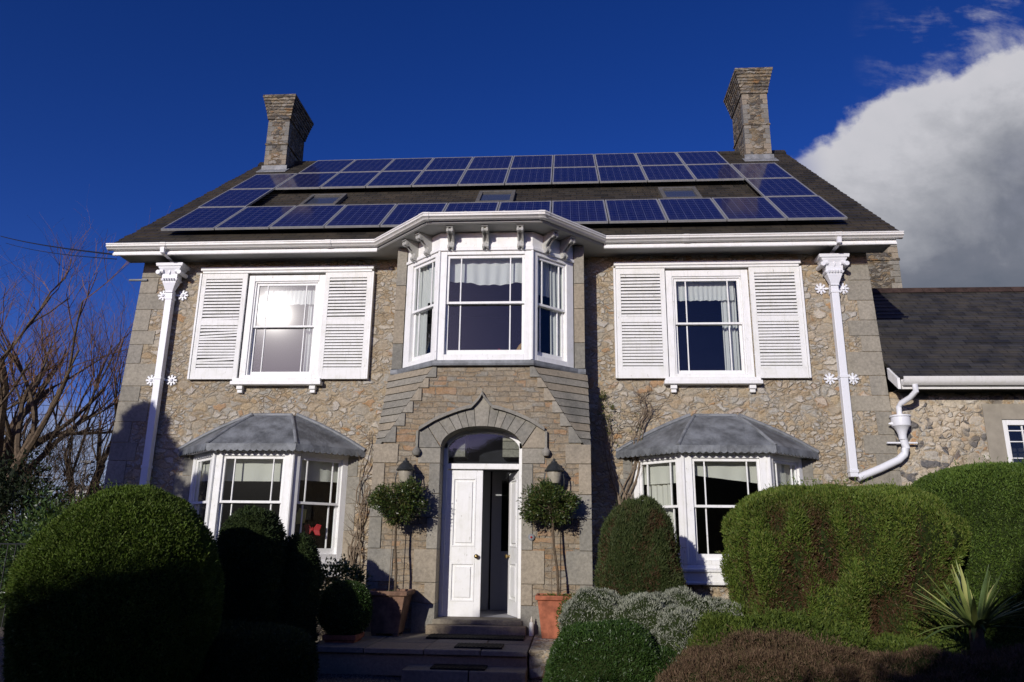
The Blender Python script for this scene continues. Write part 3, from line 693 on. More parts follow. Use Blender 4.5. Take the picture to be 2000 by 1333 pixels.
# timber verge board and purlin end at the left
vb = MB()
for s in (-1, 1):
    vb.prism([(s*6.86, -.42, 6.10), (s*6.86, -.42, 6.26), (s*6.86, RY, RZ-.13), (s*6.86, RY, RZ-.33)], (-s*.05, 0, 0))
vb.build('verge_board', M['wood'], roof)
# --- chimneys
def chimney(xa, xb, y0, y1, zt, zb, steps):
    c = MB(); cz = zb; xc = (xa+xb)/2; yc = (y0+y1)/2; hx_, hy = (xb-xa)/2, (y1-y0)/2
    def ring(e, z): return [(xa-e, y0-e, z), (xb+e, y0-e, z), (xb+e, y1+e, z), (xa-e, y1+e, z)]
    z1 = zt-.66; bz = zb+(z1-zb)*.60
    c.loft([ring(.0, zb), ring(.0, bz)])
    c.loft([ring(.028, bz+.001), ring(.024, bz+.05)]); c.loft([ring(.004, bz+.051), ring(.0, z1)])
    n_ = steps
    for i in range(n_):
        e = .03+.13*(i/(n_-1))**1.15; h = .66/n_
        c.loft([ring(e, z1+h*i+.004), ring(e+.006, z1+h*(i+1)-.004)])
    return c
for s, xa, xb, zt in ((-1, -6.52, -5.95, 12.55), (1, 5.84, 6.46, 12.92)):
    ch = chimney(xa, xb, 4.45, 5.60, zt, 10.0, 8).build('chimney', M['rubble3'], roof, .006)
    qq = (MB(), MB())                              # slate grey corner blocks
    z = 10.42; i = 0
    while z < zt-.78:
        for q, (xe, d) in zip(qq, ((xa, 1), (xb, -1))):
            L = (.17, .11)[i % 2]; q.box(*sorted((xe-d*.006, xe+d*L)), 4.443, 4.62, z+.004, z+.135)
        z += .14; i += 1
    for q in qq: q.build('chimney_quoin', M['stone_q'], roof, .004)
    MB().box(xa+.1, xb-.1, 4.6, 5.4, zt-.02, zt+.02).build('chimney_flaunching', M['stone_d'], roof)
    fl = MB().prism([(xa-.05, 4.44, 10.28), (xb+.05, 4.44, 10.28), (xb+.05, 4.44, 10.53), (xa-.05, 4.44, 10.53)], (0, -.012, 0))
    fl.prism([RP(xa-.10, RL*.84, .016), RP(xb+.10, RL*.84, .016), RP(xb+.10, RL*.84+.35, .016), RP(xa-.10, RL*.84+.35, .016)], (0, 0, .012))
    fl.build('chimney_flashing', M['leadL'], roof)
# --- skylights
for xc in (-3.83, -.13, 3.68):
    T = Matrix.Translation(Vector(RP(xc, 2.25, 0))) @ Matrix.Rotation(pit, 4, 'X')
    m_ = MB(T); w_, h_ = .39, .98
    m_.box(-w_, w_, 0, .09, .0, .085).box(-w_, w_, h_-.09, h_, .0, .085).box(-w_, -w_+.08, .0901, h_-.0901, .0, .085).box(w_-.08, w_, .0901, h_-.0901, .0, .085)
    sk = m_.build('skylight', M['grey'], house, .006)
    MB(T).box(-w_+.08, w_-.08, .09, h_-.09, .03, .05).build('pane', M['pane_sky'], sk)
    MB(T).box(-w_+.085, w_-.085, h_-.19, h_-.16, .052, .07).build('frame_bar', M['grey'], sk)

# --- ground floor bays
BG, BO, BDp = .665, 1.39, .72
for s in (-1, 1):
    c = s*CX; by = bpy.data.objects.new('bay_window', None); COL.objects.link(by); by.parent = house; by.location = (c, -.7, -GZ)
    z0, z1 = .80, 2.50
    base = MB().prism([(c-BO+.06, .0, GZ), (c-BG+.03, -BDp+.06, GZ), (c+BG-.03, -BDp+.06, GZ), (c+BO-.06, 0, GZ)], (0, 0, 1.03)).build('bay_plinth', M['rubble'], by)
    pth = [(c-BO, 0), (c-BG, -BDp), (c+BG, -BDp), (c+BO, 0)]
    ap = MB().sweep(pth, [(-.16, .512), (.05, .512), (.055, .54), (.03, .56), (.03, .69), (.07, .70), (.075, .735), (.02, .75), (.0, .80), (-.16, .80)])
    ap.build('sill', M['white'], by, .003)
    Ls = sqrt((BO-BG)**2+BDp**2)
    sash(by, frameT(c-BG, -BDp, z0, 1, 0), 2*BG, z1-z0, .14, .14, .08, .07, split=.52)
    sash(by, frameT(c-BO, 0, z0, BO-BG, -BDp), Ls, z1-z0, .12, .13, .08, .07, split=.52)
    sash(by, frameT(c+BG, -BDp, z0, BO-BG, BDp), Ls, z1-z0, .13, .12, .08, .07, split=.52)
    for q in (-1, 1): MB().tube([(c+q*BG, -BDp-.002, z0+.01), (c+q*BG, -BDp-.002, z1-.0)], .028, 8).build('corner_post', M['white'], by, 0, True)
    # lead roof
    A = [(c-BO-.27, .0), (c-BG-.085, -BDp-.16), (c+BG+.085, -BDp-.16), (c+BO+.27, 0)]
    Bp = [(c-.40, .0, 3.17), (c-.34, -.10, 3.20), (c+.34, -.10, 3.20), (c+.40, .0, 3.17)]
    lr = MB(); k_ = 10; rings = []
    for j in range(k_+1):
        f = j/k_; z = 2.585+(3.20-2.585)*(f+.06*sin(pi*f)); rings.append([(a[0]+(b[0]-a[0])*f, a[1]+(b[1]-a[1])*f, z) for a, b in zip(A, Bp)])
    lr.loft(rings, False, False)
    lr.poly([tuple(Bp[1]), tuple(Bp[2]), (c+.40, 0, 3.20), (c-.40, 0, 3.20)])
    # drip edge with scalloped lead
    for (p0, p1) in zip(A, A[1:]):
        n_ = max(3, int(round(sqrt((p1[0]-p0[0])**2+(p1[1]-p0[1])**2)/.105))); m = 6
        d = Vector((p1[0]-p0[0], p1[1]-p0[1])); nn_ = Vector((d.y, -d.x)).normalized()
        topr, bot = [], []
        for i in range(n_*m+1):
            f = i/(n_*m); zz = 2.505-.030*abs(sin(pi*i/m)); px, py = p0[0]+d.x*f+nn_.x*.006, p0[1]+d.y*f+nn_.y*.006
            topr.append((px, py, 2.60)); bot.append((px+nn_.x*.008, py+nn_.y*.008, zz))
        lr.loft([topr, bot], False, False)
        lr.loft([[(x-nn_.x*.02, y-nn_.y*.02, z) for x, y, z in topr], [(x-nn_.x*.02, y-nn_.y*.02, z) for x, y, z in bot]], False, False)
        lr.loft([bot, [(x-nn_.x*.02, y-nn_.y*.02, z) for x, y, z in bot]], False, False)
    lro = lr.build('bay_roof', M['lead'], by)
    rl = MB()
    for q in (1, 2):
        rl.tube([(A[q][0], A[q][1], 2.60)]+[r[q] for r in rings[2:]], [.028]*(len(rings)-1), 8)
    rl.tube([(A[0][0], -.02, 2.60)]+[(r[0][0], -.02, r[0][2]+.02) for r in rings[2:]], .035, 8)
    rl.tube([(A[3][0], -.02, 2.60)]+[(r[3][0], -.02, r[3][2]+.02) for r in rings[2:]], .035, 8)
    rl.tube([Bp[1], Bp[2]], .03, 8)
    rl.build('lead_roll', M['leadL'], by, 0, True)
    MB().prism([(x*.985+c*.015, y+.02, 2.503) for x, y in A], (0, 0, .05)).build('bay_soffit', M['white'], by)
    # dressed stone margin beside the bay
    for q in (-1, 1):
        m_ = MB(); zz = [GZ, .3, .75, 1.25, 1.7, 2.15, 2.48]
        for i, (a, b) in enumerate(zip(zz, zz[1:])): m_.box(*sorted((c+q*(BO-.10), c+q*(BO+(.30, .16)[i % 2]))), -.012, .1, a+.003, b-.003)
        m_.build('margin_stone', M['stone'], by, .006)

# --- front door
dr = MB(); yF = -.90
for s in (-1, 1): dr.box(*sorted((s*(OW-.003), s*(OW-.065))), yF, yF+.12, -.02, 2.62)
dr.box(-OW+.065, OW-.065, yF, yF+.12, 2.205, 2.29)
# curved head of the fanlight
n_ = 24; xo = [(OW-.004)*cos(pi*i/n_) for i in range(n_+1)]
outer = [(x, archz(x)-.004) for x in xo]; inn = [(x*.915, (archz(x)-2.50)*.86+2.49) for x in xo]
dr.loft([[(x, yF, z) for x, z in outer], [(x, yF, z) for x, z in inn], [(x, yF+.12, z) for x, z in inn], [(x, yF+.12, z) for x, z in outer]], False, False)
dfr = dr.build('door_frame', M['white'], house, .004)
MB().poly([(x, yF+.05, z) for x, z in inn]+[(-.57, yF+.05, 2.29), (.57, yF+.05, 2.29)]).build('fanlight', M['glass'], dfr)
MB().box(-OW-.02, OW+.02, -1.26, -.78, -.075, -.005).box(-.72, .72, -1.42, -.79, -.20, -.076).build('threshold', M['slab'], dfr, .008)
def leaf(T, w_):
    m_ = MB(T); t_ = .045; h = 2.185; st = .10
    m_.box(0, w_, .012, t_-.012, .0, h)
    for y0, y1 in ((0, .0115), (t_-.0115, t_)):
        m_.box(0, st, y0, y1, 0, h).box(w_-st, w_, y0, y1, 0, h)
        for lo, hi in ((0, .22), (.78, 1.02), (h-.12, h)): m_.box(st, w_-st, y0, y1, lo, hi)
        for lo, hi in ((.22, .78), (1.02, h-.12)):
            a = .022; yo = y0-.008 if y0 == 0 else y0; yp = y1 if y0 == 0 else y1+.008
            m_.box(st, st+a, yo, yp, lo, hi).box(w_-st-a, w_-st, yo, yp, lo, hi).box(st+a, w_-st-a, yo, yp, lo, lo+a).box(st+a, w_-st-a, yo, yp, hi-a, hi)
            m_.box(st+.06, w_-st-.06, yo+.002 if y0 == 0 else y0, yp-.002 if y0 else y1, lo+.06, hi-.06)
    return m_
TL = Matrix.Translation((-.57, yF+.03, .0)); dl = leaf(TL, .568).build('door', M['white'], house, .003)
kn = lambda T, x, y: MB(T @ Matrix.Translation((x, y, .88)) @ Matrix.Rotation(pi/2, 4, 'X')).lathe((0, 0, 0), [(.026, -.0), (.026, .006), (.012, .01), (.011, .03), (.026, .038), (.034, .052), (.034, .064), (.022, .078), (.002, .083)], 16)
kn(TL, .50, .0).build('handle', M['brass'], dl, 0, True)
ang = radians(70); TR = Matrix.Translation((.57, yF+.03, 0)) @ Matrix.Rotation(-ang, 4, 'Z') @ Matrix.Scale(-1, 4, (1, 0, 0))
dl2 = leaf(TR, .568).build('door', M['white'], house, .003); tag(dl2, 'right hand door leaf standing open inwards')
kn(TR, .50, .0).build('handle', M['brass'], dl2, 0, True)
# door stay
MB().tube([(.40, -.83, 2.15), (.34, -.55, 2.10)], .014, 6).build('door_stay', M['iron'], dfr)
# lobby with a glazed inner door
lb = MB()
lb.poly([(-.72, -.78, -.006), (.72, -.78, -.006), (.72, .62, -.006), (-.72, .62, -.006)]).poly([(-.72, -.78, 2.31), (.72, -.78, 2.31), (.72, .62, 2.31), (-.72, .62, 2.31)])
for s in (-1, 1): lb.poly([(s*.72, -.79, -.006), (s*.72, .62, -.006), (s*.72, .62, 2.305), (s*.72, -.79, 2.305)])
lb.build('lobby', M['lobby'], house)
MB().box(-.72, .72, -.40, -.36, 2.315, 2.95).box(-.72, .72, -.78, -.40, 2.314, 2.33).box(-.72, .72, -.78, -.40, 2.88, 2.95).build('fanlight_dark_box', M['room'], house)  # near-black box added behind the glass so the fanlight looks dark
for a, b in ((-.70, -.015), (.015, .70)):
    m_ = MB(); m_.box(a, a+.17, .5, .55, 0, 2.30).box(b-.17, b, .5, .55, 0, 2.30).box(a+.17, b-.17, .5, .55, 0, .95).box(a+.17, b-.17, .5, .55, 2.15, 2.30)
    m_.box(a+.2, b-.2, .49, .4995, .2, .75)
    idr = m_.build('inner_door', M['doorin'], house, .004); tag(idr, 'dim glazed inner door behind the entrance')
    MB().poly([(a+.17, .53, .95), (b-.17, .53, .95), (b-.17, .53, 2.15), (a+.17, .53, 2.15)]).build('pane', M['glass'], idr)
# rooms behind the windows
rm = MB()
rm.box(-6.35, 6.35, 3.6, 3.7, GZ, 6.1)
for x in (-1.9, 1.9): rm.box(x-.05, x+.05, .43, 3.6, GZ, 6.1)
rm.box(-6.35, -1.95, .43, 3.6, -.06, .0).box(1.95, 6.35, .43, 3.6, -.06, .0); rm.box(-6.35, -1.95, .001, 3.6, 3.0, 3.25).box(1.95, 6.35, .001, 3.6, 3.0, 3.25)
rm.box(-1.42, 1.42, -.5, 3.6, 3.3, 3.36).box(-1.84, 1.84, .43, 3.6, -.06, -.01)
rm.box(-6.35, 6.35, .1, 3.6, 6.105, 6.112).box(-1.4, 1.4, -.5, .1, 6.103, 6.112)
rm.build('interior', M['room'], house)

# --- downpipes with ornamental hoppers and snowflake brackets
def star(x, z, y=-.03):
    m_ = MB(); P = []
    r_out, n_ = .115, 8
    for i in range(n_):
        a = 2*pi*i/n_+pi/8*0
        for da, r in ((-.30, .040), (-.20, .075), (-.26, .10), (-.07, .088), (0, r_out), (.07, .088), (.26, .10), (.20, .075)):
            P.append((x+r*cos(a+da), y, z+r*sin(a+da)))
    m_.prism(P, (0, .02, 0)); m_.lathe((x, y-.0, z), [(.001, -.03), (.03, -.02), (.03, .02), (.001, .03)], 8)
    return m_
for s in (-1, 1):
    xc = s*5.96; zb = GZ if s < 0 else 2.19
    m_ = MB().box(xc-.062, xc+.062, -.17, -.05, zb, 5.50)
    for z in (3.83, 5.33, 2.26): m_.box(xc-.072, xc+.072, -.18, -.04, z, z+.05)
    dp = m_.build('downpipe', M['pipe'], house, .006)
    h = MB(); c = (xc, -.16, 0)
    h.sqlathe((xc, -.15, 5.46), [(.066, 0), (.066, .03), (.09, .10), (.115, .17), (.12, .175), (.12, .205), (.135, .21), (.15, .23), (.15, .245), (.135, .25), (.14, .33), (.165, .40), (.20, .45), (.205, .475), (.235, .48), (.245, .53), (.235, .545), (.2, .55)], 1.05, .62)
    for q in (-1, 1): h.tube([(xc+q*.11, -.25, 5.845), (xc+q*.19, -.25, 5.845)], .04, 10).tube([(xc+q*.20, -.30, 5.82), (xc+q*.20, -.02, 5.82)], .042, 10)
    for q in (-2, -1, 0, 1, 2): h.tube([(xc+q*.048, -.255, 5.71), (xc+q*.048, -.255, 5.665)], [.020, .004], 6)
    h.prism([(xc-.02, -.262, 5.84), (xc, -.262, 5.88), (xc+.02, -.262, 5.84), (xc, -.262, 5.78)], (0, .02, 0))
    h.build('hopper', M['pipe'], dp, .004)
    for z, e in ((5.45, .19), (3.84, .19)):
        for q in (-1, 1):
            b_ = star(xc+q*e, z); b_.box(*sorted((xc+q*.06, xc+q*.11)), -.035, -.018, z-.015, z+.015); b_.build('bracket', M['pipe'], dp)
    MB().loft([[(xc+s*0-.035+dx, y-.03, z), (xc+.035+dx, y-.03, z), (xc+.035+dx, y+.03, z+.0), (xc-.035+dx, y+.03, z+.0)] for y, z, dx in ((-.58, 6.20, -.0), (-.57, 6.08, 0), (-.20, 6.05, 0), (-.18, 5.98, 0))]).build('spout', M['pipe'], dp)
# overflow pipe stub at the left corner
MB().tube([(-6.85, -.03, 5.76), (-6.5, -.03, 5.76)], .022, 8).build('overflow_pipe', M['leadL'], house)

# ------------------------------------------------------------------ lower wing
wing = thing('stone_wing', (9, 1, GZ), 'lower stone wing with dark slate roof and terracotta ridge, joined to the right end', 'outbuilding')
w = MB()
for x0, x1, z0, z1 in ((6.74, 8.20, GZ, 3.62), (8.2001, 9.99, GZ, 2.1), (8.2001, 14, 3.42, 3.62), (9.99, 14, GZ, 3.42)): w.box(x0, x1, .03, .4, z0, z1)
w.box(13.7, 14, .401, 6, GZ, 3.62)
w.build('wall', M['rubble2'], wing)
sr = MB().box(8.20, 8.48, .012, .41, 2.101, 3.418).box(8.48, 9.98, .012, .41, 3.16, 3.418).box(9.62, 9.98, .012, .41, 2.101, 3.159).box(8.48, 9.62, .012, .41, 2.101, 2.18)
sr.build('window_surround', M['render'], wing, .004)
T = frameT(8.48, .04, 2.18, 1, 0); f = MB(T)
f.box(0, .09, 0, .1, 0, .98).box(1.05, 1.14, 0, .1, 0, .98).box(.09, 1.05, 0, .1, .89, .98).box(.09, 1.05, 0, .1, 0, .08)
for x in (.33, .57, .81): f.box(x-.011, x+.011, .03, .06, .08, .89)
for z in (.35, .62, .80): f.box(.09, 1.05, .032, .058, z-.009, z+.009)
wn = f.build('window', M['white'], wing, .004); MB(T).poly([(.09, .045, .08), (1.05, .045, .08), (1.05, .045, .89), (.09, .045, .89)]).build('pane', M['glass'], wn)
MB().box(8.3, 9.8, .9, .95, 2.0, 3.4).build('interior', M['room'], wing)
WE, WZ, WRY, WRZ = -.32, 3.80, 2.95, 6.40; wp = math.atan2(WRZ-WZ, WRY-WE)
rf = MB(); x0w = 6.70; Lw = sqrt((WRZ-WZ)**2+(WRY-WE)**2); r_ = random.Random(2)
for i in range(21):
    s0 = i*.2; s1 = min(s0+.215, Lw)
    if s0 > Lw: break
    def Q(x, s_, h): return (x, WE+cos(wp)*s_-sin(wp)*h, WZ+sin(wp)*s_+cos(wp)*h)
    xl = 6.615 if WE+cos(wp)*s0 > 0 else 6.77
    rf.loft([[Q(xl, s0, .012), Q(xl, s1, -.004), Q(xl, s1, -.06), Q(xl, s0, -.06)], [Q(14.2, s0, .012), Q(14.2, s1, -.004), Q(14.2, s1, -.06), Q(14.2, s0, -.06)]])
rf.prism([(6.615, WRY, WRZ), (6.615, 6.2, 3.8), (6.615, 6.2, 3.72), (6.615, WRY, WRZ-.08)], (7.585, 0, 0))
wr = rf.build('roof', M['slate2'], wing)
rd = MB(); x = 6.63
while x < 14.2:
    rd.prism([(x+.005, WRY-.14, WRZ-.08), (x+.005, WRY-.02, WRZ+.065), (x+.005, WRY+.02, WRZ+.065), (x+.005, WRY+.14, WRZ-.08), (x+.005, WRY, WRZ)], (.44, 0, 0)); x += .45
rd.build('ridge_tiles', M['tile'], wr)
gt = MB().sweep([(6.80, -.34), (14.2, -.34)], [(.0, 3.66), (.05, 3.65), (.09, 3.68), (.11, 3.72), (.11, 3.79), (.09, 3.795), (.08, 3.74), (.0, 3.72)])
gt.box(6.80, 14.2, -.335, -.31, 3.60, 3.76)
wg = gt.build('gutter', M['gut'], wing, 0, True)
MB().box(6.80, 14.2, -.31, .03, 3.615, 3.63).build('soffit', M['dark'], wing)
vb = MB().prism([(6.735, -.34, 3.60), (6.735, -.34, 3.78), (6.735, .0, 4.03), (6.735, .0, 3.84)], (.045, 0, 0)).build('verge_board', M['white'], wr)
# swan neck, hopper and slanting pipe of the wing
m_ = MB().tube([(6.98, -.40, 3.66), (6.98, -.40, 3.55), (6.93, -.30, 3.47), (6.83, -.16, 3.40), (6.80, -.12, 3.34), (6.80, -.12, 3.14)], .045, 10)
m_.tube([(6.80, -.12, 2.86), (6.83, -.11, 2.74), (6.84, -.11, 2.66), (6.80, -.11, 2.56), (6.70, -.11, 2.47), (6.40, -.11, 2.33), (6.03, -.11, 2.18)], .062, 10)
wdp = m_.build('downpipe', M['pipe'], wing, 0, True)
h = MB(); h.lathe((6.80, -.13, 2.80), [(.06, 0), (.065, .08), (.085, .14), (.12, .20), (.145, .22), (.15, .25), (.15, .36), (.165, .37), (.165, .395), (.14, .40)], 12)
h.tube([(6.60, -.13, 3.06), (6.66, -.13, 3.06)], [.01, .035], 8).box(6.56, 7.04, -.10, -.06, 2.74, 2.765)
h.build('hopper', M['pipe'], wdp, 0, True)
rc = MB()
def ring(e, z): return [(7.95-e, 3.9-e, z), (8.93+e, 3.9-e, z), (8.93+e, 4.7+e, z), (7.95-e, 4.7+e, z)]
rc.loft([ring(0, 4.6), ring(0, 7.46)]); rc.loft([ring(.03, 7.461), ring(.025, 7.52)]); rc.loft([ring(0, 7.521), ring(-.01, 8.02)])
rch = rc.build('chimney', M['rubble3'], wing, .006)
q = MB(); z = 5.9; i = 0
while z < 7.9: L = (.22, .14)[i % 2]; q.box(8.93-L, 8.938, 3.892, 4.1, z+.004, z+.14); z += .146; i += 1
q.build('chimney_quoin', M['stone_d'], wing, .004)
MB().lathe((8.33, 4.2, 8.0), [(.13, 0), (.12, .1), (.10, .75), (.115, .78), (.115, .84), (.09, .85)], 14).build('chimney_pot', M['cream'], wing, 0, True)

# ------------------------------------------------------------------ solar panels
pw, ph_, pt = 1.015, 1.60, .04
def make_panel():
    r = thing('solar_panel', (0, 0, 0), '', 'solar panel', 'solar panels on the main roof'); r.rotation_euler = (pit, 0, 0)
    m_ = MB(); e = .022
    m_.box(-pw/2, pw/2, 0, e, 0, pt).box(-pw/2, pw/2, ph_-e, ph_, 0, pt).box(-pw/2, -pw/2+e, e, ph_-e, 0, pt).box(pw/2-e, pw/2, e, ph_-e, 0, pt)
    m_.build('frame', M['alu'], r)
    c_ = MB().box(-pw/2+e, pw/2-e, e, ph_-e, .012, .034); o_ = c_.build('cell_sheet', M['cells'], r)
    return r
proto = None; ordn = ['first', 'second', 'third', 'fourth', 'fifth', 'sixth', 'seventh', 'eighth', 'ninth', 'tenth', 'eleventh', 'twelfth']
rows = [(.29, [-6.19+.52+1.035*i-.0 for i in range(12)], 'bottom row'), (5.21, [-4.66+1.035*i for i in range(10)], 'topmost row'), (3.57, [-4.66+1.035*i for i in range(10)], 'second row down')]
def put(x, s_, label):
    global proto
    if proto is None: proto = make_panel(); proto.location = RP(x, s_, .12); proto['label'] = label
    else: copy_tree(proto, RP(x, s_, .12), label)
for s_, X, nm in rows:
    for i, x in enumerate(X):
        hid = ' partly behind the bay gutter' if nm == 'bottom row' and 4 <= i <= 7 else ''
        if i <= 5 or len(X) == 10 and i < 5: lb_ = f'{ordn[i]} blue solar panel from the left in the {nm} on the slate roof'
        else: lb_ = f'{ordn[len(X)-1-i]} blue solar panel from the right in the {nm} on the slate roof'
        put(x, s_, lb_)
for q, nm in ((-1, 'left'), (1, 'right')):
    xx_ = (-5.70 if q < 0 else 5.695)
    put(xx_, 1.93, f'blue solar panel in the {nm} end column just above the bottom row')
    put(xx_, 3.57, f'blue solar panel at the top of the {nm} end column, nearest that chimney')
# ------------------------------------------------------------------ terrace, steps
tr = MB(); r_ = random.Random(8)
xa = [-1.95, -1.2, -.45, .25, .83]; yb = [-3.02, -2.35, -1.75, -1.201]
for i in range(3):
    off = r_.uniform(-.1, .1)
    for a, b in zip(xa, xa[1:]): tr.box(a+.006, b-.006, yb[i]+.006, yb[i+1]-.006, -.26, -.20+r_.uniform(-.004, .004))
tr.box(-1.93, .82, -2.96, -1.21, GZ, -.262)
tag(tr.build('terrace', M['slab'], None, .008), kind='structure')
tag(MB().box(.84, 1.36, -2.92, -1.20, GZ, -.19).build('step_block', M['rubble'], None, .02), kind='structure')
st = MB().box(-.62, .16, -3.47, -3.03, GZ, -.37).box(.17, .83, -3.45, -3.03, GZ, -.372)
tag(st.build('step', M['slab'], None, .01), kind='structure')
for nm, bx, lab in (('door_mat', (-.62, .72, -1.95, -1.50, -.196, -.178), 'wide black mat lying against the doorstep'), ('door_mat', (-.10, .50, -2.85, -2.45, -.196, -.18), 'small dark mat at the edge of the upper paving'),
                    ('door_mat', (-.30, .35, -3.40, -3.08, -.366, -.35), 'dark mat on the lowest step')):
    m_ = MB().box(*bx)
    x = bx[0]+.04
    while x < bx[1]-.04: m_.box(x, x+.02, bx[2]+.03, bx[3]-.03, bx[5]+.0005, bx[5]+.006); x += .05
    tag(m_.build(nm, M['mat'], None, .004), lab, 'doormat', 'doormats on the steps')

# ------------------------------------------------------------------ wall lanterns, bell, bottle, cables
def lantern(x, lab):
    r = thing('wall_lantern', (x, -1.224, 1.9), lab, 'lantern', 'lanterns beside the door')
    y = -1.44; m_ = MB()
    m_.tube([(x, -1.225, 1.86), (x+.03, -1.27, 1.80), (x+.10, -1.36, 1.80), (x+.145, -1.42, 1.88), (x+.15, y, 2.0), (x+.135, y, 2.10)], .010, 6)
    m_.tube([(x, -1.225, 1.86), (x-.03, -1.27, 1.80), (x-.10, -1.36, 1.80), (x-.145, -1.42, 1.88), (x-.15, y, 2.0), (x-.135, y, 2.10)], .010, 6)
    m_.box(x-.05, x+.05, -1.235, -1.218, 1.76, 1.98)
    m_.tube([(x, -1.23, 1.84), (x, -1.36, 1.80), (x, y, 1.86), (x, y, 1.93)], .014, 8); m_.build('bracket', M['iron'], r, 0, True)
    MB().lathe((x, y, 1.93), [(.03, 0), (.075, .02), (.098, .08), (.108, .15), (.11, .19)], 16).build('lamp_glass', M['frost'], r, 0, True)
    c_ = MB().lathe((x, y, 2.12), [(.14, 0), (.145, .015), (.125, .04), (.115, .05), (.10, .085), (.06, .12), (.05, .13), (.045, .15), (.02, .16), (.022, .185), (.001, .20)], 16); c_.build('cap', M['iron'], r, 0, True)
    MB().lathe((x, y, 1.885), [(.012, 0), (.04, .02), (.045, .045), (.03, .05)], 10).build('finial', M['iron'], r, 0, True)
lantern(-1.12, 'black round wall lantern left of the white door'); lantern(1.13, 'black round wall lantern right of the white door')
r = thing('door_bell', (.785, -1.222, 1.17), 'round metal bell push on the stone right of the door', 'doorbell')
MB(Matrix.Translation((.785, -1.222, 1.17)) @ Matrix.Rotation(pi/2, 4, 'X')).lathe((0, 0, 0), [(.05, 0), (.05, .008), (.035, .018), (.02, .02)], 18).build('plate', M['leadL'], r, 0, True)
MB(Matrix.Translation((.785, -1.24, 1.17)) @ Matrix.Rotation(pi/2, 4, 'X')).lathe((0, 0, 0), [(.016, 0), (.016, .012), (.004, .018)], 12).build('button', M['red'], r, 0, True)
r = thing('bottle', (.79, -1.30, -.2), 'small white bottle standing on the doorstep by the terracotta pot', 'bottle')
MB().lathe((.80, -1.36, -.196), [(.033, 0), (.036, .01), (.036, .15), (.03, .175), (.014, .19)], 16).build('body', M['plastic'], r, 0, True)
MB().lathe((.80, -1.36, -.006), [(.015, 0), (.016, .03), (.009, .045), (.006, .07), (.002, .072)], 10).build('cap', M['cream'], r, 0, True)
def cable(a, b, sag, lab, r0=.012):
    a, b = Vector(a), Vector(b); P = [tuple(a.lerp(b, i/24)-Vector((0, 0, sag*4*(i/24)*(1-i/24)))) for i in range(25)]
    tag(MB().tube(P, r0, 5).build('overhead_cable', M['cable']), lab, 'cable', 'cables left of the house')
cable((-19.8, 12, 12.0), (-7.0, -.35, 6.15), .06, 'thick overhead cable running from the upper left to the eaves corner', .016)
cable((-19.8, 12.3, 11.85), (-6.99, -.30, 6.08), .09, 'thin cable hanging just under the thick cable at the eaves', .009)
cable((-36, 30, 9.3), (-22, 30, 8.6), .15, 'upper of two thin wires crossing the bare trees', .018)
cable((-36, 30, 8.7), (-22, 30, 8.1), .15, 'lower of two thin wires crossing the bare trees', .018)

# ------------------------------------------------------------------ foliage helpers
class Wob:
    """cheap smooth 3d noise: a sum of random plane waves"""
    def __init__(s, seed, f0, n=14):
        r = np.random.RandomState(seed); d = r.normal(size=(n, 3)); d /= np.linalg.norm(d, axis=1)[:, None]
        s.k = d*(f0*r.uniform(.6, 2.4, n))[:, None]; s.p = r.uniform(0, 6.28, n); s.a = r.uniform(.5, 1, n)/sqrt(n)
    def __call__(s, P): return (np.sin(P@s.k.T+s.p)*s.a).sum(1)
def np_mesh(name, V, F, mat, parent=None, k=4, off=(0, 0, 0)):
    me = bpy.data.meshes.new(name); V = np.asarray(V, np.float32)-np.array(off, np.float32); F = np.asarray(F, np.int32)
    me.vertices.add(len(V)); me.vertices.foreach_set('co', V.ravel()); me.loops.add(F.size); me.loops.foreach_set('vertex_index', F.ravel())
    me.polygons.add(len(F)); me.polygons.foreach_set('loop_start', np.arange(0, F.size, k, dtype=np.int32)); me.polygons.foreach_set('loop_total', np.full(len(F), k, np.int32))
    me.materials.append(mat); me.update(); me.validate()
    o = bpy.data.objects.new(name, me); COL.objects.link(o); o.parent = parent; return o
def unit(v): return v/np.maximum(np.linalg.norm(v, axis=1), 1e-9)[:, None]
def leaves(P, D, L, Wd, rs, fold=.0):
    """rhombic leaves at P pointing along D"""
    n = len(P); D = unit(D); R = unit(np.cross(D, unit(rs.normal(size=(n, 3)))))
    L = (L*rs.uniform(.6, 1.3, n))[:, None]; Wd = (Wd*rs.uniform(.7, 1.25, n))[:, None]
    V = np.stack([P, P+D*L*.5+R*Wd*.5, P+D*L, P+D*L*.5-R*Wd*.5], 1).reshape(-1, 3)
    return V, np.arange(4*n).reshape(n, 4)
def ell_r(d, a, b, c, n): return (np.abs(d[:, 0]/a)**n+np.abs(d[:, 1]/b)**n+np.abs(d[:, 2]/c)**n)**(-1./n)
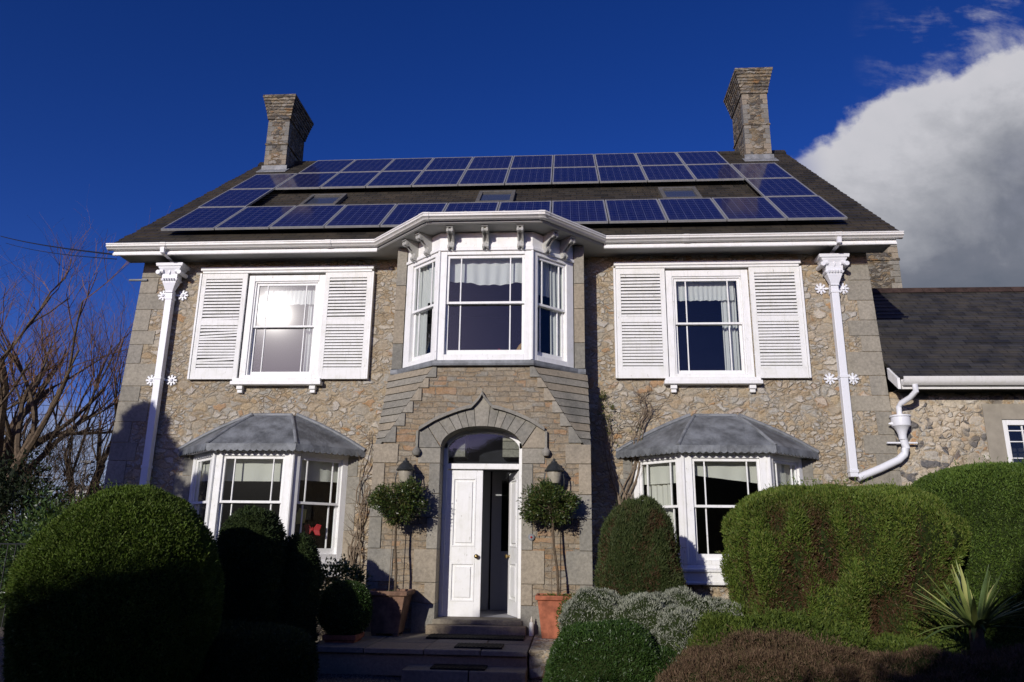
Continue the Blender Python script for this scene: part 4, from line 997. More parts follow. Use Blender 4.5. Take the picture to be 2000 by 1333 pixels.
def clipped(parent, cen, abc, n, cnt, leaf, mat, core, seed, bump=.04, bf=5., out=.8, zmin=GZ, taper=0., strands=0., smoothtop=False, up=.25, fine=.35, name='foliage', front=True):
    """clipped or mounded shrub: dark inner core and a skin of small leaves"""
    rs = np.random.RandomState(seed); a, b, c = abc; wb = Wob(seed, bf); wf = Wob(seed+1, bf*(2.2 if strands else 4.5)); wf2 = Wob(seed+2, bf*1.8)
    def surf(d):
        r = ell_r(d, a, b, c, n); P = d*r[:, None]
        if strands:
            q = P*np.array([1, 1, .30]); e = bump*wb(P)*.6+bump*strands*(wf(q)-.6*np.maximum(0, .9-np.abs(wf2(q*.8))*2.2))
            if smoothtop: e = e*(1-.8*np.clip((P[:, 2]/c-.62)/.3, 0, 1))
        else: e = bump*wb(P)+bump*fine*wf(P)
        surf.e = e
        P = P+d*e[:, None]
        if taper: sc = 1-taper*np.clip(P[:, 2]/c, -1, 1); P = P*np.stack([sc, sc, np.ones_like(sc)], 1)
        return P
    # core
    nu, nv = 48, 30
    th = np.linspace(0, 2*pi, nu, endpoint=False); ph = np.linspace(.02, pi-.02, nv)
    d = np.array([(sin(p)*cos(t_), sin(p)*sin(t_), cos(p)) for p in ph for t_ in th])
    V = surf(d)*.965+np.array(cen); V[:, 2] = np.maximum(V[:, 2], zmin)
    F = [(j*nu+i, j*nu+(i+1) % nu, (j+1)*nu+(i+1) % nu, (j+1)*nu+i) for j in range(nv-1) for i in range(nu)]
    off = parent_world(parent) if parent else (0, 0, 0)
    np_mesh('inner_branches', V, F, core, parent, 4, off)
    # leaves, spread evenly over the surface
    N = int(cnt*4.2); d = unit(rs.normal(size=(N, 3))); e = .01
    P = surf(d); rec = np.clip(-surf.e/(bump*max(strands, .6))*.8, 0, 1); t1 = unit(np.cross(d, [0.3, .2, .93])); t2 = np.cross(d, t1)
    nrm = np.cross(surf(unit(d+t1*e))-P, surf(unit(d+t2*e))-P); area = np.linalg.norm(nrm, axis=1); nrm = unit(nrm)
    nrm *= np.sign((nrm*d).sum(1))[:, None]
    keep = rs.uniform(size=N) < area/np.percentile(area, 97)
    keep &= (P[:, 2]+cen[2] > zmin-.02)
    if front: keep &= (nrm[:, 1] < .45) | (rs.uniform(size=N) < .25)
    P, nrm, rec = P[keep][:cnt], nrm[keep][:cnt], rec[keep][:cnt]
    D = nrm*out+rs.normal(size=P.shape)*.5+np.array([0, 0, up])
    P = P+np.array(cen)-nrm*rs.uniform(.0, .05, len(P))[:, None]
    V, F = leaves(P, D, leaf[0], leaf[1], rs)
    o_ = np_mesh(name, V, F, mat, parent, 4, off); at_ = o_.data.attributes.new('recess', 'FLOAT', 'POINT'); at_.data.foreach_set('value', np.repeat(rec, 4).astype(np.float32))
    return o_
def stray(o_parent, cen, abc, n, cnt, leaf, mat, seed):
    """loose shoots standing out of a clipped surface"""
    rs = np.random.RandomState(seed); a, b, c = abc; d = unit(rs.normal(size=(cnt, 3))); d[:, 1] = -np.abs(d[:, 1]); d[:, 2] = np.abs(d[:, 2])*.8+.1*d[:, 2]; d = unit(d)
    P = d*ell_r(d, a, b, c, n)[:, None]+np.array(cen); tip = unit(d*.7+rs.normal(size=d.shape)*.35+np.array([0, 0, .7])); L = rs.uniform(.03, .11, cnt)
    PP = np.concatenate([P+tip*(L*f)[:, None] for f in (.1, .35, .6, .85, 1.)]); DD = np.concatenate([tip+rs.normal(size=tip.shape)*.5 for _ in range(5)])
    V, F = leaves(PP, DD, leaf[0], leaf[1], rs); return np_mesh('stray_shoots', V, F, mat, o_parent, 4, parent_world(o_parent))
def leafball(parent, cen, abc, cnt, leaf, mat, seed, name='crown', hollow=.45, bump=.18, clumps=0, droop=0., zmin=-9):
    rs = np.random.RandomState(seed); wb = Wob(seed, 4.); d = unit(rs.normal(size=(cnt, 3)))
    r = (rs.uniform(hollow**3, 1, cnt))**(1/3.)
    P = d*r[:, None]*np.array(abc); P = P*(1+bump*wb(P*1.3/np.mean(abc)*.5))[:, None]
    if clumps:
        cc = unit(rs.normal(size=(clumps, 3)))*np.array(abc)*rs.uniform(.55, 1.02, clumps)[:, None]
        idx = rs.randint(clumps, size=cnt); cr = np.mean(abc)*.22
        m = rs.uniform(size=cnt) < .8; P[m] = (cc[idx]+rs.normal(size=(cnt, 3))*cr*.6)[m]
    D = unit(P)+rs.normal(size=P.shape)*.7+np.array([0, 0, .1-droop]); P = P+np.array(cen); k = P[:, 2] > zmin; P, D = P[k], D[k]
    V, F = leaves(P, D, leaf[0], leaf[1], rs)
    off = parent_world(parent) if parent else (0, 0, 0)
    return np_mesh(name, V, F, mat, parent, 4, off)
def shrub(name, cen, label, cat, group=None): return thing(name, (cen[0], cen[1], GZ), label, cat, group)

# clipped dome on the left
p = shrub('topiary_dome', (-3.3, -5.0), 'huge clipped green yew dome at the lower left, sunlit on its top', 'topiary')
clipped(p, (-3.27, -5.0, .38), (1.0, .94, 1.22), 1.95, 150000, (.034, .011), M['yew'], M['yewcore'], 21, .034, 3.6, fine=.55)
stray(p, (-3.27, -5.0, .38), (1.01, .95, 1.23), 1.95, 500, (.032, .010), M['yew'], 121)
# dark columns in front of the left bay
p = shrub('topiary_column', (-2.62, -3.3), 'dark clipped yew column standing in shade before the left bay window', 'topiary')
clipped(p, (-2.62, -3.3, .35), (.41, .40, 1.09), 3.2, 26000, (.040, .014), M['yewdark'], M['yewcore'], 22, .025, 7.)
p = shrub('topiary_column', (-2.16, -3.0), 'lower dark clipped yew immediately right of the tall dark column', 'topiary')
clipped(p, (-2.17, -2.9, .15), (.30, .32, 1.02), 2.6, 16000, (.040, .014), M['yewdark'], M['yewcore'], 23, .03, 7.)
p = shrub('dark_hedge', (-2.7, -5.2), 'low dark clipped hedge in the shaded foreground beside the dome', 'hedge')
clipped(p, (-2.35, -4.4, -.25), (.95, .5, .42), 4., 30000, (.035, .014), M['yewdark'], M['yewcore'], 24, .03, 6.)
# cone right of the porch
p = shrub('topiary_cone', (2.32, -2.2), 'brownish green conical yew between the porch and the right bay window', 'topiary')
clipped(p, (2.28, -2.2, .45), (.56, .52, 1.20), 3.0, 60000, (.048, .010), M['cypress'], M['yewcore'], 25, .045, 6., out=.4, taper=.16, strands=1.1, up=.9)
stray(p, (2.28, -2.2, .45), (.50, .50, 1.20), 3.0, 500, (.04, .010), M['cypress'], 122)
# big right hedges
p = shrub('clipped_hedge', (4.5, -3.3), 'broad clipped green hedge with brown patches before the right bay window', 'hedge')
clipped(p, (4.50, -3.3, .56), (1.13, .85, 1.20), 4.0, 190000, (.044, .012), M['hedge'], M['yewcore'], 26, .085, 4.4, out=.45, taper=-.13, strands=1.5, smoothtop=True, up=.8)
stray(p, (4.50, -3.3, .58), (1.13, .85, 1.20), 4.0, 500, (.04, .011), M['hedge'], 123)
p = shrub('clipped_hedge', (6.9, -2.8), 'tall smooth green hedge running out of the picture at the right edge', 'hedge')
clipped(p, (7.05, -2.7, .55), (1.52, .8, 1.56), 3.6, 130000, (.040, .012), M['hedge2'], M['yewcore'], 27, .06, 3., out=.5, strands=.5, smoothtop=True, up=.7)
stray(p, (7.05, -2.7, .55), (1.53, .81, 1.57), 3.6, 500, (.04, .011), M['hedge2'], 124)
# silver shrub, low green one, ferny mat, heather
p = shrub('silver_shrub', (1.9, -4.3), 'silvery grey mound of santolina leaning over the dark green shrub', 'shrub')
for i, (c, a) in enumerate((((1.62, -4.0, .25), (.40, .40, .36)), ((2.12, -4.2, .20), (.40, .42, .36)), ((2.42, -4.45, .02), (.28, .35, .40)), ((2.62, -3.8, .28), (.36, .3, .36)), ((2.95, -3.5, .18), (.35, .3, .30)))):
    clipped(p, c, a, 2.1, 19000, (.034, .008), M['silver'], M['yewcore'], 30+i, .10, 6., out=.4, up=.6, name='silver_mound')
p = shrub('green_shrub', (1.75, -5.0), 'dense dark green shrub of upright shoots under the silver mound', 'shrub')
clipped(p, (1.68, -4.95, -.30), (.56, .55, .62), 3., 55000, (.032, .010), M['box'], M['yewcore'], 37, .03, 7., out=.35)
clipped(p, (2.12, -5.0, -.42), (.35, .45, .50), 3., 20000, (.032, .010), M['box'], M['yewcore'], 137, .03, 7., out=.35, name='side_growth')
p = shrub('creeping_juniper', (3.2, -4.4), 'low bright green creeping shrub in front of the broad hedge', 'shrub')
clipped(p, (3.30, -4.5, -.20), (1.08, .60, .56), 2.4, 52000, (.045, .011), M['ferny'], M['yewcore'], 38, .085, 5., up=.5)
stray(p, (3.3, -4.55, -.12), (1.08, .6, .54), 2.4, 500, (.04, .010), M['ferny'], 126)
clipped(p, (5.05, -4.1, -.25), (.95, .5, .42), 2.6, 20000, (.045, .013), M['ferny'], M['yewcore'], 138, .05, 6., name='side_growth')
p = shrub('heather_mound', (3.2, -5.6), 'brown twiggy heather mound filling the lower right foreground', 'shrub')
clipped(p, (3.15, -5.45, -.42), (1.02, .75, .66), 2.5, 90000, (.045, .006), M['heath'], M['yewcore'], 39, .08, 6., out=.3, up=.9)
stray(p, (3.15, -5.45, -.40), (1.02, .75, .68), 2.5, 900, (.04, .006), M['heath'], 125)
clipped(p, (4.75, -5.6, -.44), (1.3, .75, .60), 2.6, 60000, (.045, .006), M['heath'], M['yewcore'], 139, .08, 6., out=.3, up=.9, name='side_growth')
# yucca
yu, k = newmat('yucca_leaves'); ri = k.add('ShaderNodeNewGeometry').outputs['Random Per Island']
pbr(k, k.ramp(ri, [(0, (.06, .10, .03)), (.4, (.14, .19, .05)), (.75, (.28, .32, .09)), (1, (.42, .40, .16))]), .45, .4)
p = thing('yucca', (5.1, -5.1, -.1), 'spiky yucca with pale striped sword leaves at the lower right', 'yucca')
rs = random.Random(12); V = []; F = []
for i in range(75):
    az = rs.uniform(0, 2*pi); el = rs.uniform(.15, 1.45); L = rs.uniform(.42, .70); w0 = rs.uniform(.020, .034)
    d = Vector((cos(az)*cos(el), sin(az)*cos(el), sin(el))); sd = d.cross(Vector((0, 0, 1))).normalized()
    bend = rs.uniform(.05, .35)*(1.3-el*.6); o0 = len(V); P = Vector((5.1+.05*cos(az), -5.1+.05*sin(az), .36))
    for j in range(7):
        f = j/6; q = P+d*L*f-Vector((0, 0, 1))*bend*f*f*L; wd = w0*(.55+1.3*f-1.85*f*f*.97) if j < 6 else .001
        cn = d.cross(sd)*(-.008); V += [tuple(q-sd*wd+cn), tuple(q), tuple(q+sd*wd+cn)]
    for j in range(6):
        a = o0+j*3; F += [(a, a+1, a+4, a+3), (a+1, a+2, a+5, a+4)]
np_mesh('leaf_rosette', V, F, yu, p, 4, p.location)
MB().lathe((5.1, -5.1, -.45), [(.09, 0), (.07, .5), (.06, .82), (.001, .85)], 10).build('trunk', M['bark'], p)

# potted bay trees
def stem_tube(P, R, n=7): return MB().tube(P, R, n)
def baytree(x, y, zb, cx, cz, lab, seed, lean):
    p = thing('bay_tree', (x, y, zb), lab, 'bay tree', 'clipped bay trees flanking the door')
    pts = [(x, y, zb), (x+lean*.25+.01, y, zb+.35), (x+lean*.55-.012, y, zb+.7), (x+lean*.9, y, zb+1.08), (cx, y, cz)]
    m_ = MB().tube(pts, [.021, .019, .017, .016, .012], 8)
    rr = random.Random(seed)
    for i in range(14):
        a = rr.uniform(0, 6.28); e = rr.uniform(-.3, 1.1); q = Vector((cos(a)*cos(e), sin(a)*cos(e), sin(e)))*rr.uniform(.22, .36)
        c = Vector(pts[3])+Vector((0, 0, rr.uniform(-.05, .15))); m_.tube([tuple(c), tuple(c+q*.5+Vector((0, 0, .03))), tuple(c+q)], [.010, .007, .003], 5)
    m_.build('trunk', M['bark'], p, 0, True)
    leafball(p, (cx, y, cz), (.40, .30, .28), 8200, (.048, .018), M['bay'], seed, 'crown', .3, .22, 44)
    MB().tube([(x-.10, y+.03, zb), (x-.09, y+.04, zb+1.15)], .006, 6).build('cane', M['vine'], p)
def tpot(name, x, y, z, r0, r1, h, mat, lab, cat='plant pot', sq=True, feet=False, group='plant pots by the door'):
    p = thing(name, (x, y, z), lab, cat, group); zz = .03 if feet else 0
    prof = [(r0, zz), (r1*.97, zz+h-.07), (r1*1.0, zz+h-.068), (r1*1.10, zz+h-.06), (r1*1.12, zz+h-.01), (r1*1.08, zz+h), (r1*.95, zz+h), (r1*.93, zz+h-.035)]
    m_ = MB()
    if sq: m_.sqlathe((x, y, z), prof)
    else: m_.lathe((x, y, z), prof, 24)
    m_.build('pot_body', mat, p, .008, not sq)
    (MB().sqlathe((x, y, z), [(r1*.93, h-.05), (r1*.93, h-.035)]) if sq else MB().lathe((x, y, z), [(r1*.93, h-.05), (r1*.93, h-.035)], 20)).build('soil', M['soil'], p)
    if feet:
        f = MB()
        for a in (-1, 1):
            for b in (-1, 1): f.box(x+a*r0*.8-.035, x+a*r0*.8+.035, y+b*r0*.8-.035, y+b*r0*.8+.035, z, z+.0295)
        f.build('pot_foot', mat, p)
    return p
tpot('plant_pot', 1.13, -1.54, -.19, .17, .235, .57, M['terra'], 'square red terracotta pot holding the right hand bay tree')
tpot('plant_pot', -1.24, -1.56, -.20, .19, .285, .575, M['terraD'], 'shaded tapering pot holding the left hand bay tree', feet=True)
baytree(1.19, -1.54, .34, 1.04, 1.64, 'bay tree on a bare stem in the red pot right of the door', 41, -.09)
baytree(-1.16, -1.56, .33, -1.20, 1.66, 'bay tree on a bare stem in the shaded pot left of the door', 42, -.04)
for q, x, y, z in ((0, 1.13, -1.54, .33), (1, -1.24, -1.56, .33)):
    p = thing('pot_moss', (x, y, z), ('green trailing plant covering the soil of the right pot', 'small plants covering the soil of the left pot')[q], 'plant')
    leafball(p, (x, y, z+.01), (.22, .22, .05), 1600, (.022, .012), M['ferny'] if q == 0 else M['box'], 44+q, 'leaf_cluster', .1, .1)
tpot('plant_pot', -1.63, -2.42, GZ, .15, .20, .42, M['terra'], 'square terracotta pot on the gravel at the left of the steps')
p = thing('box_ball', (-1.63, -2.42, -.1), 'clipped dark green ball growing in the pot left of the steps', 'shrub')
clipped(p, (-1.63, -2.42, .20), (.34, .34, .36), 2.2, 14000, (.026, .013), M['box'], M['yewcore'], 46, .02, 9., zmin=-.14)
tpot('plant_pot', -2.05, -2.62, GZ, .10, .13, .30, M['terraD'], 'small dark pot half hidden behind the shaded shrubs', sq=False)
tpot('plant_pot', 1.36, -3.45, GZ, .10, .15, .48, M['terra'], 'tall terracotta pot wedged against the dark green shrub')
p = thing('potted_plant', (1.36, -3.45, -.05), 'yellow green plant spilling from the tall pot beside the shrub', 'plant')
leafball(p, (1.36, -3.45, .22), (.17, .17, .30), 3600, (.030, .013), M['ferny'], 47, 'leaf_cluster', .2, .15)
# glossy shrub catching light below the left bay
p = shrub('glossy_shrub', (-2.0, -2.0), 'glossy pale leaved shrub catching light below the left bay', 'shrub')
leafball(p, (-2.02, -1.75, .38), (.42, .35, .42), 4200, (.055, .028), M['laurel'], 48, 'foliage', .35, .25, 26)
p = shrub('glossy_shrub', (-3.55, -2.2), 'small shrub seen between the dome and the dark column', 'shrub')
leafball(p, (-3.15, -1.6, .10), (.30, .3, .50), 2400, (.040, .022), M['laurel'], 49, 'foliage', .35, .25, 16)

# climbers on the wall
def climber(name, strands, lab, seed, tuft=None, sub=26):
    rr = random.Random(seed); p = thing(name, (strands[0][0][0], -.05, GZ), lab, 'climber', 'bare climbers on the front wall'); m_ = MB(); tips = []
    for ln in strands:
        for k_ in range(ln[2]):
            (x0, z0), (x1, z1) = ln[0], ln[1]; ph = rr.uniform(0, 6); n_ = 16; P = []; a = rr.uniform(.02, .07); w0 = rr.uniform(.012, ln[3])
            dx0, dx1 = rr.uniform(-.10, .10), rr.uniform(-.14, .14)
            for i in range(n_+1):
                f = i/n_; P.append((x0+dx0+(x1+dx1-x0-dx0)*f+a*sin(ph+f*rr.uniform(7, 8)), -.05-.045*abs(sin(ph+f*6)), z0+(z1-z0)*f))
            m_.tube(P, [w0*(1-.6*i/n_) for i in range(n_+1)], 6); tips.append(P)
    for i in range(sub):
        P = rr.choice(tips); q = Vector(P[rr.randint(3, len(P)-1)]); a = rr.uniform(-.6, pi+.6); L = rr.uniform(.15, .45); T_ = [q]
        for j in range(5): a += rr.uniform(-.5, .5); q = q+Vector((cos(a)*L/5, rr.uniform(-.02, .01), sin(a)*L/5)); q.y = min(-.015, q.y); T_.append(q.copy())
        m_.tube(T_, [.006, .005, .0045, .004, .003, .002], 4)
    m_.build('stem', M['vine'], p, 0, True)
    for i, (c, a, n_) in enumerate(tuft or ()): leafball(p, c, a, n_, (.035, .018), M['buds'], seed+i, 'leaf_cluster', .1, .3, 10)
    return p
climber('wall_climber', [((-2.20, -.5), (-2.20, 1.0), 6, .030), ((-2.22, .7), (-2.12, 2.0), 5, .022), ((-2.12, 1.7), (-2.05, 2.9), 2, .012)], 'gnarled bare climber up the wall between the left bay and porch', 61, None, 60)
climber('wall_climber', [((2.12, -.5), (2.25, 1.9), 4, .022), ((2.25, 1.7), (2.66, 3.3), 4, .020), ((2.18, 1.7), (1.98, 3.2), 3, .016), ((2.55, 3.0), (2.75, 3.6), 4, .008)],
        'bare climber spreading up the wall between the porch and right bay', 62, [((1.98, -.10, 3.38), (.17, .07, .24), 340), ((1.93, -.09, 2.95), (.12, .06, .22), 120), ((2.35, -.08, 2.9), (.25, .06, .5), 90)], 90)

# ------------------------------------------------------------------ bare trees at the left
def bare_tree(name, base, h, lab, seed, spread=.9, r0=.22, fork=.28, lean=(0, 0), depth=6, group='bare winter trees', zlo=GZ, first=4):
    rr = random.Random(seed); p = thing(name, (base[0], base[1], GZ), lab, 'tree', group)
    thick = MB(); thin = MB()
    def grow(q, d, L, r, lv):
        n_ = 4; P = [q.copy()]; R = [r]; dd = d.copy()
        for i in range(n_):
            dd = (dd+Vector((rr.gauss(0, .10), rr.gauss(0, .10), rr.gauss(.03, .06)))).normalized(); q = q+dd*L/n_; P.append(q.copy()); R.append(r*(1-.38*(i+1)/n_))
        (thick if r > .028 else thin).tube(P, R, 6 if r > .028 else 3)
        if lv == 0: return
        nb = first if lv == depth else rr.choice((2, 3, 3, 4) if lv < depth-1 else (3, 4))
        for b in range(nb):
            f = rr.uniform(.35, 1) if b else 1.; i = min(n_, max(1, int(f*n_))); s = P[i]
            ax = Vector((rr.gauss(0, 1), rr.gauss(0, 1), rr.gauss(0, .35))).normalized()
            nd = (dd*1.0+ax*spread*rr.uniform(.4, 1.0)+Vector((0, 0, .20))).normalized()
            grow(s.copy(), nd, L*rr.uniform(.60, .84), R[i]*rr.uniform(.52, .74), lv-1)
    grow(Vector((base[0], base[1], zlo)), Vector((lean[0], lean[1], 1)).normalized(), h*fork, r0, depth)
    thick.build('trunk', M['bark'], p, 0, True); thin.build('crown', M['twig'], p)
    return p
bare_tree('bare_tree', (-15.6, 8.0), 16.5, 'large bare tree with reddish twigs rising at the left edge', 71, 1.0, .34, .27, (.05, -.1), 6, first=5)
bare_tree('bare_tree', (-15.4, 12.5), 14, 'slender bare tree nearest the house corner with upswept branches', 74, .62, .20, .30, (.10, 0), 6, first=4)
bare_tree('bare_tree', (-18.9, 13.5), 14., 'smaller bare tree behind, between the other bare trees', 75, .70, .20, .28, (.05, 0), 6, first=4)
bare_tree('bare_tree', (-20.5, 11.0), 16.5, 'bare tree partly cut off by the left edge, behind the large one', 78, .9, .28, .27, (.1, 0), 6, first=4)
# dark evergreens under them
def evergreen(cen, abc, n, lab, seed, mat='darkleaf', leaf=(.14, .06), name='evergreen_shrub', cat='shrub'):
    p = shrub(name, cen, lab, cat)
    MB().tube([(cen[0], cen[1], GZ), (cen[0]+.05, cen[1], cen[2])], [.10, .05], 7).build('trunk', M['bark'], p)
    leafball(p, cen, abc, n, leaf, M[mat], seed, 'crown', .3, .25, 40, 0, GZ)
evergreen((-12.8, 5.5, .9), (1.8, 1.4, 1.8), 9000, 'dark evergreen mass in shade at the far left edge', 81)
evergreen((-10.2, 3.6, .75), (1.2, .9, 1.25), 5200, 'glossy laurel beyond the dome catching a little light', 82, 'laurel', (.13, .045), 'laurel')
evergreen((-8.6, 3.4, .55), (1.0, .8, 1.15), 4800, 'lower laurel between the dome and the house corner', 83, 'laurel', (.12, .045), 'laurel')
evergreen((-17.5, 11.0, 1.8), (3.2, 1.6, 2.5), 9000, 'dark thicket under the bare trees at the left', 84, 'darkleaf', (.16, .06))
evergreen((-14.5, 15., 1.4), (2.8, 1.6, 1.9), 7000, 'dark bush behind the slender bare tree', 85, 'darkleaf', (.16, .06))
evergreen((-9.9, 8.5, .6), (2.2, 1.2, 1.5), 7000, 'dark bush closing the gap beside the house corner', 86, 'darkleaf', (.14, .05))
# twiggy hedge
def twiggy(cen, abc, n, lab, seed):
    rs = np.random.RandomState(seed); p = shrub('twiggy_thicket', cen, lab, 'thicket')
    P = rs.uniform(-1, 1, (n, 3))*np.array(abc)+np.array(cen); D = rs.normal(size=(n, 3))*.5+np.array([0, 0, .8])
    V, F = leaves(P, D, .8, .016, rs); np_mesh('twigs', V, F, M['bark'], p, 4, parent_world(p))
twiggy((-16.0, 9.5, 2.2), (3.2, 1.2, 2.0), 6500, 'grey brown twiggy thicket below the bare trees', 87)
# white house far away, lamp post, railing
fh = thing('distant_house', (-45.4, 60, GZ), 'small white house far off, seen between the tree trunks', 'house')
w = MB(); w.box(-47.2, -43.8, 60, 66, GZ, 5.9); w.build('wall', M['wallwhite'], fh)
MB().prism([(-47.5, 59.7, 5.9), (-43.5, 59.7, 5.9), (-43.5, 66.3, 5.9), (-47.5, 66.3, 5.9)], (0, 0, .35)).build('roof', M['slate2'], fh)
for x in (-46.6, -45.2): MB().box(x, x+.9, 59.93, 60.02, 4.3, 5.5).build('window', M['glass'], fh)
MB().box(-47.2, -43.8, 59.9, 59.995, 3.4, 3.6).build('balcony_rail', M['white'], fh)
lp = thing('lamp_post', (-19.7, 20, GZ), 'thin pale lamp post among the trees on the left', 'lamp post')
MB().tube([(-20.4, 20, GZ), (-20.3, 20, 4.4)], [.09, .05], 8).build('pole', M['leadL'], lp); MB().box(-20.5, -20.0, 19.85, 20.15, 4.4, 4.5).build('lamp_head', M['leadL'], lp)
rl = thing('metal_railing', (-8.7, .6, GZ), 'dark metal railing behind the dome at the left edge', 'railing')
MB().tube([(-11, .9, .95), (-7.0, .9, .96)], .014, 6).build('top_rail', M['iron'], rl)
for i in range(26):
    x = -11+.155*i; MB().tube([(x, .9, GZ), (x, .9, .95)], .008, 5).build('baluster', M['iron'], rl)

# ------------------------------------------------------------------ things inside the windows
def drape(name, P, z0, z1, lab, mat, wav=.02, nf=9, cat='curtain', scal=0., zfun=None, group='curtains and blinds in the windows'):
    """cloth between plan points P hanging from z1 to z0 with folds"""
    P = [Vector(q) for q in P]; m_ = MB(); n_ = 60; d = (P[1]-P[0]); nn_ = Vector((d.y, -d.x)).normalized(); rings = []
    for j in range(9):
        v_ = j/8; ring = []
        for i in range(n_+1):
            f = i/n_; zb = z0+(zfun(f) if zfun else 0)-scal*abs(sin(pi*f*nf/2.)); z = z1+(zb-z1)*v_
            w_ = wav*sin(2*pi*f*nf+.5*sin(7*f+2*v_))*(.35+.65*v_); q = P[0]+d*f+nn_*w_; ring.append((q.x, q.y, z))
        rings.append(ring)
    m_.loft(rings, False, False); o_ = m_.build(name, mat, None, 0, True); return tag(o_, lab, cat, group)
drape('blind', [(-.66, -1.02), (.66, -1.02)], 5.27, 5.72, 'wide white gathered blind in the front pane over the porch', M['net'], .018, 7, 'blind', .02, lambda f: .035*cos(2*pi*f)+.02*sin(5*f))
drape('curtain', [(-1.36, -.46), (-1.02, -.76)], 3.95, 5.72, 'white curtain in the left angled window over the porch', M['net'], .03, 5)
drape('curtain', [(1.05, -.72), (1.38, -.44)], 3.95, 5.72, 'white curtain in the right angled window over the porch', M['net'], .03, 5)
drape('blind', [(-1.02, -.78), (-.82, -.95)], 5.0, 5.72, 'small white blind beside the curtain, left angled window over the porch', M['net'], .01, 3, 'blind')
drape('blind', [(.82, -.93), (1.04, -.74)], 5.1, 5.72, 'small white blind beside the curtain, right angled window over the porch', M['net'], .01, 3, 'blind')
drape('blind', [(CX-.50, .16), (CX+.50, .16)], 5.32, 5.72, 'white scalloped blind behind the upper right window', M['net'], .012, 12, 'blind', .012)
drape('curtain', [(CX+.28, .22), (CX+.54, .22)], 3.9, 5.70, 'white curtain at the right side of the upper right window', M['net'], .03, 4)
drape('blind', [(-CX-.50, .16), (-CX+.50, .16)], 5.32, 5.72, 'white scalloped blind behind the upper left window with the sun glare', M['net'], .012, 12, 'blind', .012)
drape('curtain', [(-CX+.36, .22), (-CX+.54, .22)], 3.9, 5.70, 'white curtain at the right side of the sunlit upper left window', M['net'], .03, 3)
for s, nm in ((-1, 'left'), (1, 'right')):
    c = s*CX
    drape('blind', [(c-.58, -.50), (c+.58, -.50)], 2.02 if s < 0 else 2.08, 2.42, f'cream folded blind in the front pane of the {nm} bay', M['blind'], .01, 3, 'blind', 0, (lambda f: 0.) if s < 0 else (lambda f: .10-.14*f))
    drape('blind', [(c-BO+.18, .02), (c-BG+.02, -.50)], 2.05, 2.42, f'cream blind in the left pane of the {nm} bay', M['blind'], .01, 3, 'blind')
    drape('blind', [(c+BG-.02, -.50), (c+BO-.18, .02)], 2.05, 2.42, f'cream blind in the right pane of the {nm} bay', M['blind'], .01, 3, 'blind')
drape('curtain', [(CX-1.16, .05), (CX-.78, -.30)], 1.15, 2.2, 'cream curtain drawn aside in the left pane of the right bay', M['blind'], .03, 5)
# red bow hanging in the left bay
p = thing('red_bow', (-2.87, -.30, 1.26), 'red bow shaped ornament hanging inside the left bay window', 'ornament')
for s in (-1, 1):
    m_ = MB().prism([(-2.87, -.30, 1.26), (-2.87+s*.07, -.32, 1.35), (-2.87+s*.15, -.30, 1.33), (-2.87+s*.12, -.30, 1.24), (-2.87+s*.14, -.30, 1.16), (-2.87+s*.05, -.30, 1.17)], (0, .02, .0)); m_.build('loop', M['red'], p, .01)
MB().lathe((-2.87, -.30, 1.23), [(.001, 0), (.02, .02), (.02, .05), (.001, .07)], 8).build('knot', M['red'], p)
p = thing('red_ornament', (-4.2, -.45, .80), 'red cloth item on the sill behind the dome', 'ornament')
MB().lathe((-4.22, -.45, .80), [(.06, 0), (.07, .05), (.05, .16), (.02, .26), (.001, .28)], 10).build('body', M['red'], p, 0, True)
tag(MB().prism([(-3.14, -.36, 1.34), (-3.00, -.36, 1.36), (-2.98, -.36, 1.58), (-3.10, -.36, 1.60), (-3.15, -.36, 1.48)], (0, .02, 0)).build('yellow_card', M['yellow']), 'pale yellow card shape behind the left bay glass', 'card')
tag(MB().prism([(.15, -1.0, 4.0), (.31, -1.0, 4.0), (.29, -1.0, 4.06), (.23, -1.0, 4.15), (.18, -1.0, 4.09)], (0, .03, 0)).build('red_pennant', M['red']), 'small red triangular object at the foot of the oriel window', 'ornament')
tag(MB().tube([(.40, -1.0, 4.02), (.47, -1.0, 4.05), (.54, -1.0, 4.09), (.60, -1.0, 4.17), (.62, -1.0, 4.22)], [.03, .035, .045, .055, .04], 8).build('wooden_carving', M['amber'], None, 0, True), 'curved amber object right of the red one in the oriel', 'ornament')
def sillpot(x, y, lab, mat, cat='flower pot'):
    p = thing('sill_pot', (x, y, .78), lab, cat, 'pots on the right bay sill'); MB().lathe((x, y, .78), [(.035, 0), (.05, .07), (.055, .075), (.055, .09), (.04, .09)], 14).build('pot_body', mat, p, 0, True); return p
sillpot(3.86, -.56, 'small pale flower pot on the right bay sill', M['cream']); sillpot(4.02, -.56, 'small terracotta flower pot on the right bay sill', M['terra'])
sillpot(3.05, -.38, 'small purple bowl on the sill at the left pane of the right bay', M['purple'])
p = thing('sill_plant', (3.66, -.56, .78), 'small green plant on the right bay sill', 'plant'); leafball(p, (3.66, -.56, .88), (.09, .06, .10), 160, (.05, .02), M['buds'], 91, 'leaf_cluster', .1)
MB().lathe((3.66, -.56, .78), [(.035, 0), (.045, .05), (.03, .05)], 10).build('pot_body', M['cream'], p)

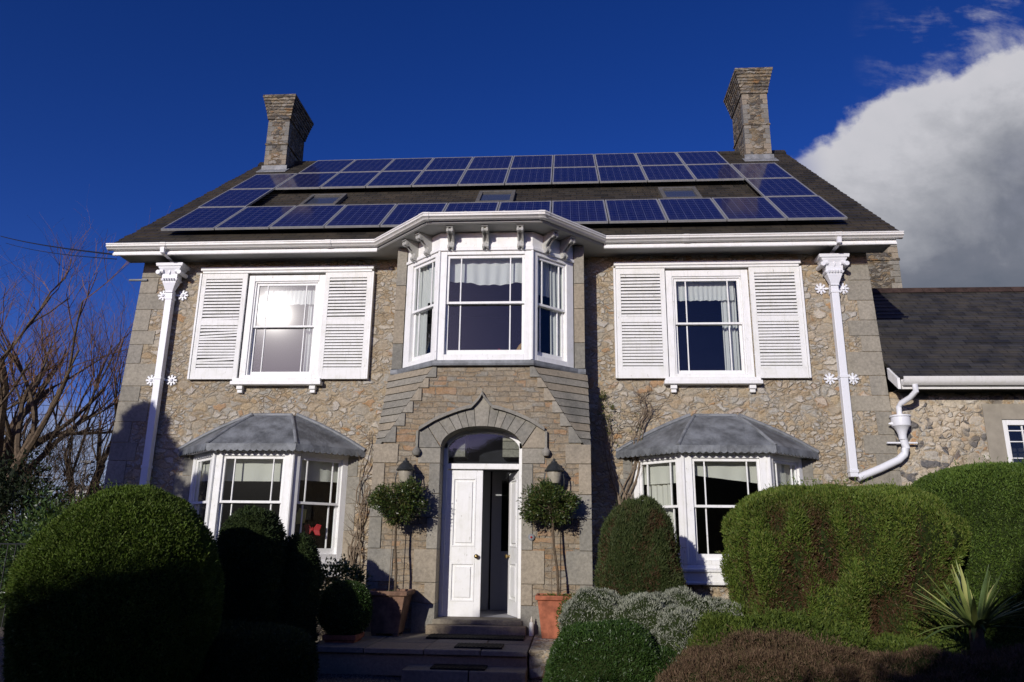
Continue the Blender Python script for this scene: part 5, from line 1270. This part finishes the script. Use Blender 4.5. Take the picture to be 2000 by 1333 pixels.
# ------------------------------------------------------------------ unseen growth: hedges added for shade and reflections, conifers read from their shadow
def backhedge(prof, y0, lab, seed):
    """added unseen hedge, its uneven top shaped for the shade it casts; prof = [(x, top height)]"""
    rs = np.random.RandomState(seed); p = thing('unseen_hedge', (prof[0][0], y0, GZ), lab, 'hedge', 'unseen hedges added behind the camera'); X = np.array([q[0] for q in prof]); H = np.array([q[1] for q in prof])
    m_ = MB(); xs_ = np.linspace(X[0], X[-1], 60); wb = Wob(seed, 1.6)
    hz = np.interp(xs_, X, H)+.12*wb(np.stack([xs_, xs_*0, xs_*0], 1)*1.5)
    m_.loft([[(x, y0-.5, GZ), (x, y0-.5, h-.1), (x, y0-.2, h), (x, y0+.2, h), (x, y0+.5, h-.1), (x, y0+.5, GZ)] for x, h in zip(xs_, hz)])
    m_.build('inner_branches', M['yewcore'], p)
    n = 26000; x = rs.uniform(X[0], X[-1], n); h = np.interp(x, xs_, hz); z = GZ+(h-GZ)*rs.uniform(0, 1, n)**.6
    P = np.stack([x, y0+.5+rs.uniform(-.02, .1, n), z], 1); t_ = rs.uniform(size=n) < .45; P[t_, 2] = h[t_]+rs.uniform(-.05, .16, t_.sum()); P[t_, 1] = y0+rs.uniform(-.5, .5, t_.sum())
    V, F = leaves(P, rs.normal(size=(n, 3))+np.array([0, .4, .5]), .13, .05, rs); np_mesh('foliage', V, F, M['box'], p, 4, parent_world(p))
backhedge([(-22, 3.0), (-13, 3.2), (-11.2, 3.2), (-10, 3.45), (-8.6, 3.6), (-7.5, 3.75), (-6.8, 4.05), (-6.2, 4.75), (-5.9, 4.75), (-5.5, 4.4), (-5.0, 4.3), (-4.4, 3.4), (-3.6, 2.8), (-2.6, 3.05), (-1.6, 2.6), (-.8, 3.0), (-.2, 3.1), (.5, 3.6), (.9, 3.9), (1.4, 4.9), (4, 5.3), (9, 5.6)], -16.2, 'unseen tall hedge added behind the camera to shade the foreground', 95)
backhedge([(-30, 6.0), (-20, 6.2), (-15, 6.0), (-9, 6.0), (-8, 5.2), (-3.2, 5.2), (-2, 5.9), (1, 6.0), (3, 7.0), (6, 8.5), (14, 9.0), (20, 8.5)], -24.5, 'unseen taller line of trees added behind the camera to darken window reflections', 98)
def conifer(x, y, h, r, lab, seed, n=26000):
    rs = np.random.RandomState(seed); p = thing('garden_conifer', (x, y, GZ), lab, 'tree', 'conifers outside the frame')
    MB().tube([(x, y, GZ), (x, y, h*.9)], [.12, .03], 7).build('trunk', M['bark'], p)
    f = rs.uniform(0, 1, n)**.8; z = GZ+.2+(h-GZ)*(f); rad = r*(1-f)**.6*(1+.25*np.sin(z*9+rs.uniform(0, 6)))*rs.uniform(.3, 1.05, n); a = rs.uniform(0, 2*pi, n)
    P = np.stack([x+rad*np.cos(a), y+rad*np.sin(a), z], 1); D = np.stack([np.cos(a), np.sin(a), .5*np.ones(n)], 1)+rs.normal(size=(n, 3))*.5
    V, F = leaves(P, D, .16, .05, rs); np_mesh('crown', V, F, M['yewdark'], p, 4, parent_world(p))
conifer(-9.15, -7.2, 5.4, 1.9, 'conifer just beyond the left edge that shades the house corner', 96)
conifer(-8.0, -7.4, 4.2, .9, 'smaller conifer beside the one shading the house corner', 97)
